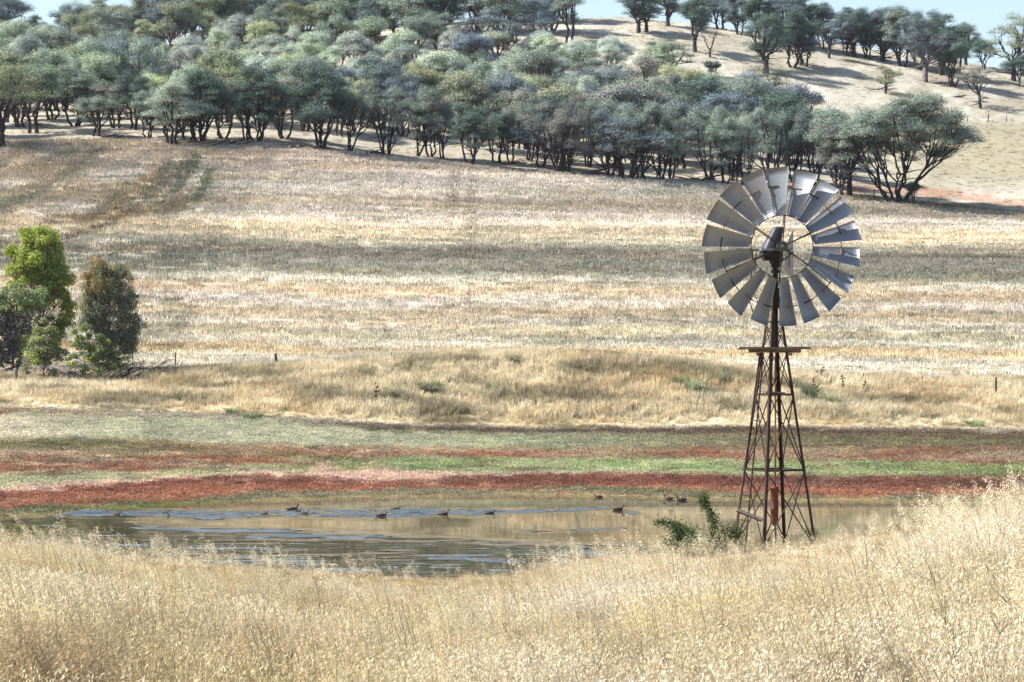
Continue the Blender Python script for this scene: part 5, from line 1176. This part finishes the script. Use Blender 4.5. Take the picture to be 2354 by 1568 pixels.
# ---------------------------------------------------------------- the clump of young eucalypts left of the pond
def build_clump():
    bark = bark_material(); r = np.random.default_rng(88)
    lf = plant_material('young_gum_leaves', 'OBJECT', .38, lo=.45, hi=1.5, glow=(1, 1, .7))
    def tree(name, px, vb, clumps, col, label, size=.2, per=358, hang=.3, flat=.8, huefn=None, tr=.1, dd=0, bk=(.12, .09, .08), under=-.7, aspect=.38, trunk_top=None, cat='tree'):
        """clumps: (px, row, radius in px, depth in m) as seen; trunk grown to reach them"""
        x, d, z = at(px, vb); d += dd; x = (px - CX) / F * d; z = float(ground(x, d)); b = np.array((x, d, z)); k = d / F
        C = []; R = []; H = []
        for cx_, cv, cr, cd in clumps:
            n = max(1, int((cr / 13.0) ** 2 * 2.1)) if cr > 15 else 1
            for i in range(n):
                dr = r.normal(size=3); dr /= np.linalg.norm(dr); q = cr * (r.random() ** .5) * (.95 if n > 1 else 0)
                C.append(np.array(((cx_ - px) * k + dr[0] * q * k, cd + dr[1] * q * k, (HV - cv) * k - z + dr[2] * q * k))); R.append((cr if n == 1 else min(cr * .62, 18) * r.uniform(.6, 1.3)) * k)
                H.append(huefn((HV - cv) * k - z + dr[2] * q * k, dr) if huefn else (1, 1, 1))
        C = np.array(C); R = np.array(R); H = np.array(H, float)
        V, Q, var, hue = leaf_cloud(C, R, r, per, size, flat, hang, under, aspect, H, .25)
        e = empty(name, b, label, cat, 'clump of young eucalypts by the dam')
        c = obj('crown', mesh_np(name + '_crown', V, [Q], lf, False, {'var': ('FLOAT', var), 'hue': ('FLOAT_COLOR', hue)}), e); c.color = (*col, 1)
        mb = MB(); top = C[np.argmax(C[:, 2])] * (.9, .6, .93); ml = bez(np.array((0, 0, -.3)), np.array((top[0] * .2, 0, top[2] * .5)), top, 12); ml[1:-1, :2] += r.normal(0, .07, (10, 2)); mb.tube(ml, np.linspace(tr, tr * .2, 12), 7)
        for ci in range(len(C)):
            i = int(np.clip(np.argmin(np.abs(ml[:, 2] - C[ci, 2] * r.uniform(.45, .8))), 1, 10)); s = ml[i]; m_ = (s + C[ci]) / 2 + (0, 0, -.1); mb.tube(bez(s, m_, C[ci], 6), np.linspace(tr * .28 * (1 - i / 16), .01, 6), 5, cap=False)
            for q in range(3):
                p = C[ci] + r.normal(0, .35, 3) * R[ci]; mb.tube([(s + C[ci]) / 2 if q == 0 else C[ci], p], [.02, .008], 4, cap=False)
        t = mb.build('trunk', bark, e, True); t.color = (*bk, 1); return e
    tree('young_eucalypt', 92, 858, [(80, 548, 30, 0), (52, 545, 20, .2), (112, 562, 30, -.2), (135, 580, 24, 0), (40, 585, 24, .3), (75, 592, 32, -.4), (118, 605, 34, .2), (30, 620, 24, 0), (60, 635, 28, -.3), (95, 640, 30, .2), (140, 625, 26, 0), (38, 655, 22, .2), (148, 655, 22, .1), (125, 668, 28, .3), (150, 690, 24, .1), (148, 718, 24, 0), (140, 745, 22, .2), (90, 690, 26, .6), (60, 700, 24, .5), (100, 740, 24, .5), (125, 770, 24, .6), (70, 790, 30, .8), (110, 810, 28, .8), (40, 800, 26, .8)],
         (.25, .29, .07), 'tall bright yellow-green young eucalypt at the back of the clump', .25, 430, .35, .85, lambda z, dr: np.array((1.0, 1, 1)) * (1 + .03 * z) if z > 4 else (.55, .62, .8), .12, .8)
    tree('grey_eucalypt', 30, 868, [(10, 690, 32, 0), (45, 684, 30, -.2), (80, 684, 26, 0), (-25, 690, 34, 0), (-60, 715, 36, 0), (98, 705, 20, .1), (15, 722, 34, -.4), (62, 722, 30, -.3), (-20, 745, 36, 0), (25, 758, 28, -.3), (60, 760, 22, -.1), (-15, 790, 32, 0), (30, 800, 24, 0), (10, 825, 24, -.1), (-40, 800, 36, 0), (50, 830, 18, -.2)],
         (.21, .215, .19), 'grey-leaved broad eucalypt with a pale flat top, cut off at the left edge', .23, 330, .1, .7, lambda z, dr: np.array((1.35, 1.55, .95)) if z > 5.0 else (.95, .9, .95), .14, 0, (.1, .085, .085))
    tree('bronze_eucalypt', 250, 866, [(235, 622, 26, 0), (262, 628, 26, 0), (215, 640, 24, .1), (285, 645, 24, 0), (240, 655, 32, -.3), (205, 672, 26, 0), (268, 672, 30, .1), (298, 672, 18, 0), (300, 690, 20, .1), (215, 700, 30, -.2), (250, 705, 32, 0), (288, 715, 28, 0), (200, 725, 22, .1), (308, 742, 24, 0), (285, 752, 28, .2), (300, 778, 24, 0), (222, 735, 24, 0), (285, 796, 24, 0), (305, 800, 16, 0), (200, 752, 20, .2), (268, 780, 18, .2), (238, 740, 26, .3), (255, 760, 22, .3), (225, 765, 20, .3), (262, 805, 18, .2), (240, 790, 18, .3), (288, 772, 20, 0)],
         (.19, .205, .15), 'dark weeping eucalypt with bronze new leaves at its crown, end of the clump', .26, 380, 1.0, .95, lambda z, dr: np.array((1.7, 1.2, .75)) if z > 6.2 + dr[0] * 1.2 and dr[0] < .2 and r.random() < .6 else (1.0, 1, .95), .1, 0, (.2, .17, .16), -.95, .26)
    tree('young_wattle', 105, 878, [(95, 762, 20, 0), (110, 775, 24, -.2), (85, 795, 22, 0), (128, 790, 20, .1), (112, 815, 24, -.2), (80, 830, 22, 0), (140, 820, 18, 0), (60, 846, 16, 0), (120, 843, 18, -.1), (100, 738, 12, 0)],
         (.27, .29, .18), 'pale grey-green bushy young wattle in front of the bright eucalypt', .2, 560, 0, .65, lambda z, dr: np.array((1.25, 1.35, .7)) if r.random() < .28 else (1, 1, 1), .07, -.8)
    tree('young_wattle', 235, 880, [(178, 765, 18, 0), (200, 770, 20, 0), (190, 790, 20, .1), (225, 778, 16, 0), (215, 805, 24, -.2), (240, 800, 22, 0), (225, 828, 22, 0), (258, 812, 18, 0), (250, 835, 20, -.2), (270, 838, 16, -.2), (285, 843, 14, -.3), (180, 800, 20, 0), (165, 830, 18, 0), (190, 845, 16, -.2), (230, 850, 16, -.3), (205, 835, 16, 0), (292, 825, 14, -.3)],
         (.21, .245, .12), 'low wattle bush with yellow-green tips under the bronze eucalypt', .2, 580, 0, .7, lambda z, dr: np.array((1.5, 1.6, .6)) if r.random() < .3 else (.9, .95, .95), .07, -.8)
# ---------------------------------------------------------------- light, air, camera
SUN = np.array((-0.70, 0.06, 0.70)); SUN /= np.linalg.norm(SUN)
def build_light():
    w = bpy.data.worlds.new('World'); scene.world = w; w.use_nodes = True
    nt = w.node_tree; nt.nodes.clear()
    out = nt.nodes.new('ShaderNodeOutputWorld'); bg = nt.nodes.new('ShaderNodeBackground'); sky = nt.nodes.new('ShaderNodeTexSky')
    sky.sky_type = 'NISHITA'; sky.sun_disc = False; sky.sun_elevation = math.asin(SUN[2]); sky.sun_rotation = math.atan2(SUN[0], SUN[1])
    sky.altitude = 200; sky.air_density = 1.0; sky.dust_density = 1.8; sky.ozone_density = 1.0
    bg.inputs['Strength'].default_value = 0.098; nt.links.new(sky.outputs[0], bg.inputs[0]); nt.links.new(bg.outputs[0], out.inputs[0])
    ld = bpy.data.lights.new('sun', 'SUN'); ld.energy = 5.0; ld.angle = math.radians(.53); ld.color = (1, .97, .92)
    o = bpy.data.objects.new('sun', ld); COL.objects.link(o); o.rotation_euler = Vector(SUN).to_track_quat('Z', 'Y').to_euler(); o.location = (-60, 20, 90)
    scene.view_settings.view_transform = 'Standard'; scene.view_settings.look = 'None'; scene.view_settings.exposure = EXPOSURE; scene.view_settings.gamma = 1.0
def build_haze():
    m, nt, out = material('summer_haze'); v = N(nt, 'ShaderNodeVolumePrincipled')
    v.inputs['Color'].default_value = (.80, .87, 1.0, 1); v.inputs['Density'].default_value = HAZE; v.inputs['Anisotropy'].default_value = .2
    L(nt, v.outputs[0], out.inputs['Volume'])
    x0, x1, y0, y1, z0, z1 = -260, 260, -60, 700, -25, 85
    V = [(x, y, z) for z in (z0, z1) for x, y in ((x0, y0), (x1, y0), (x1, y1), (x0, y1))]
    me = mesh_np('haze', V, [np.array([(3, 2, 1, 0), (4, 5, 6, 7), (0, 1, 5, 4), (1, 2, 6, 5), (2, 3, 7, 6), (3, 0, 4, 7)])], m)
    tag(obj('haze', me), 'thin pale summer haze lying over the whole valley', 'haze', kind='stuff')
def build_camera():
    c = bpy.data.cameras.new('camera'); c.sensor_width = 36; c.lens = 100.0; c.sensor_fit = 'HORIZONTAL'
    c.shift_y = (HV - 784.0) / 2354.0; c.clip_end = 9000; c.clip_start = .3
    o = bpy.data.objects.new('camera', c); COL.objects.link(o); o.rotation_euler = (PI / 2, 0, 0); scene.camera = o
EXPOSURE = 1.22; HAZE = 0.00004
build_camera(); build_light()
build_terrain(ground_material()); build_water(); build_windmill(); build_ducks(); build_fences(); dead_wood(); build_small_plants(); build_briar()
build_clump(); build_wood(); build_ground_cover()
if HAZE: build_haze()
scene.cycles.max_bounces = 6; scene.cycles.diffuse_bounces = 3; scene.cycles.transmission_bounces = 3; scene.cycles.glossy_bounces = 3; scene.cycles.volume_bounces = 0
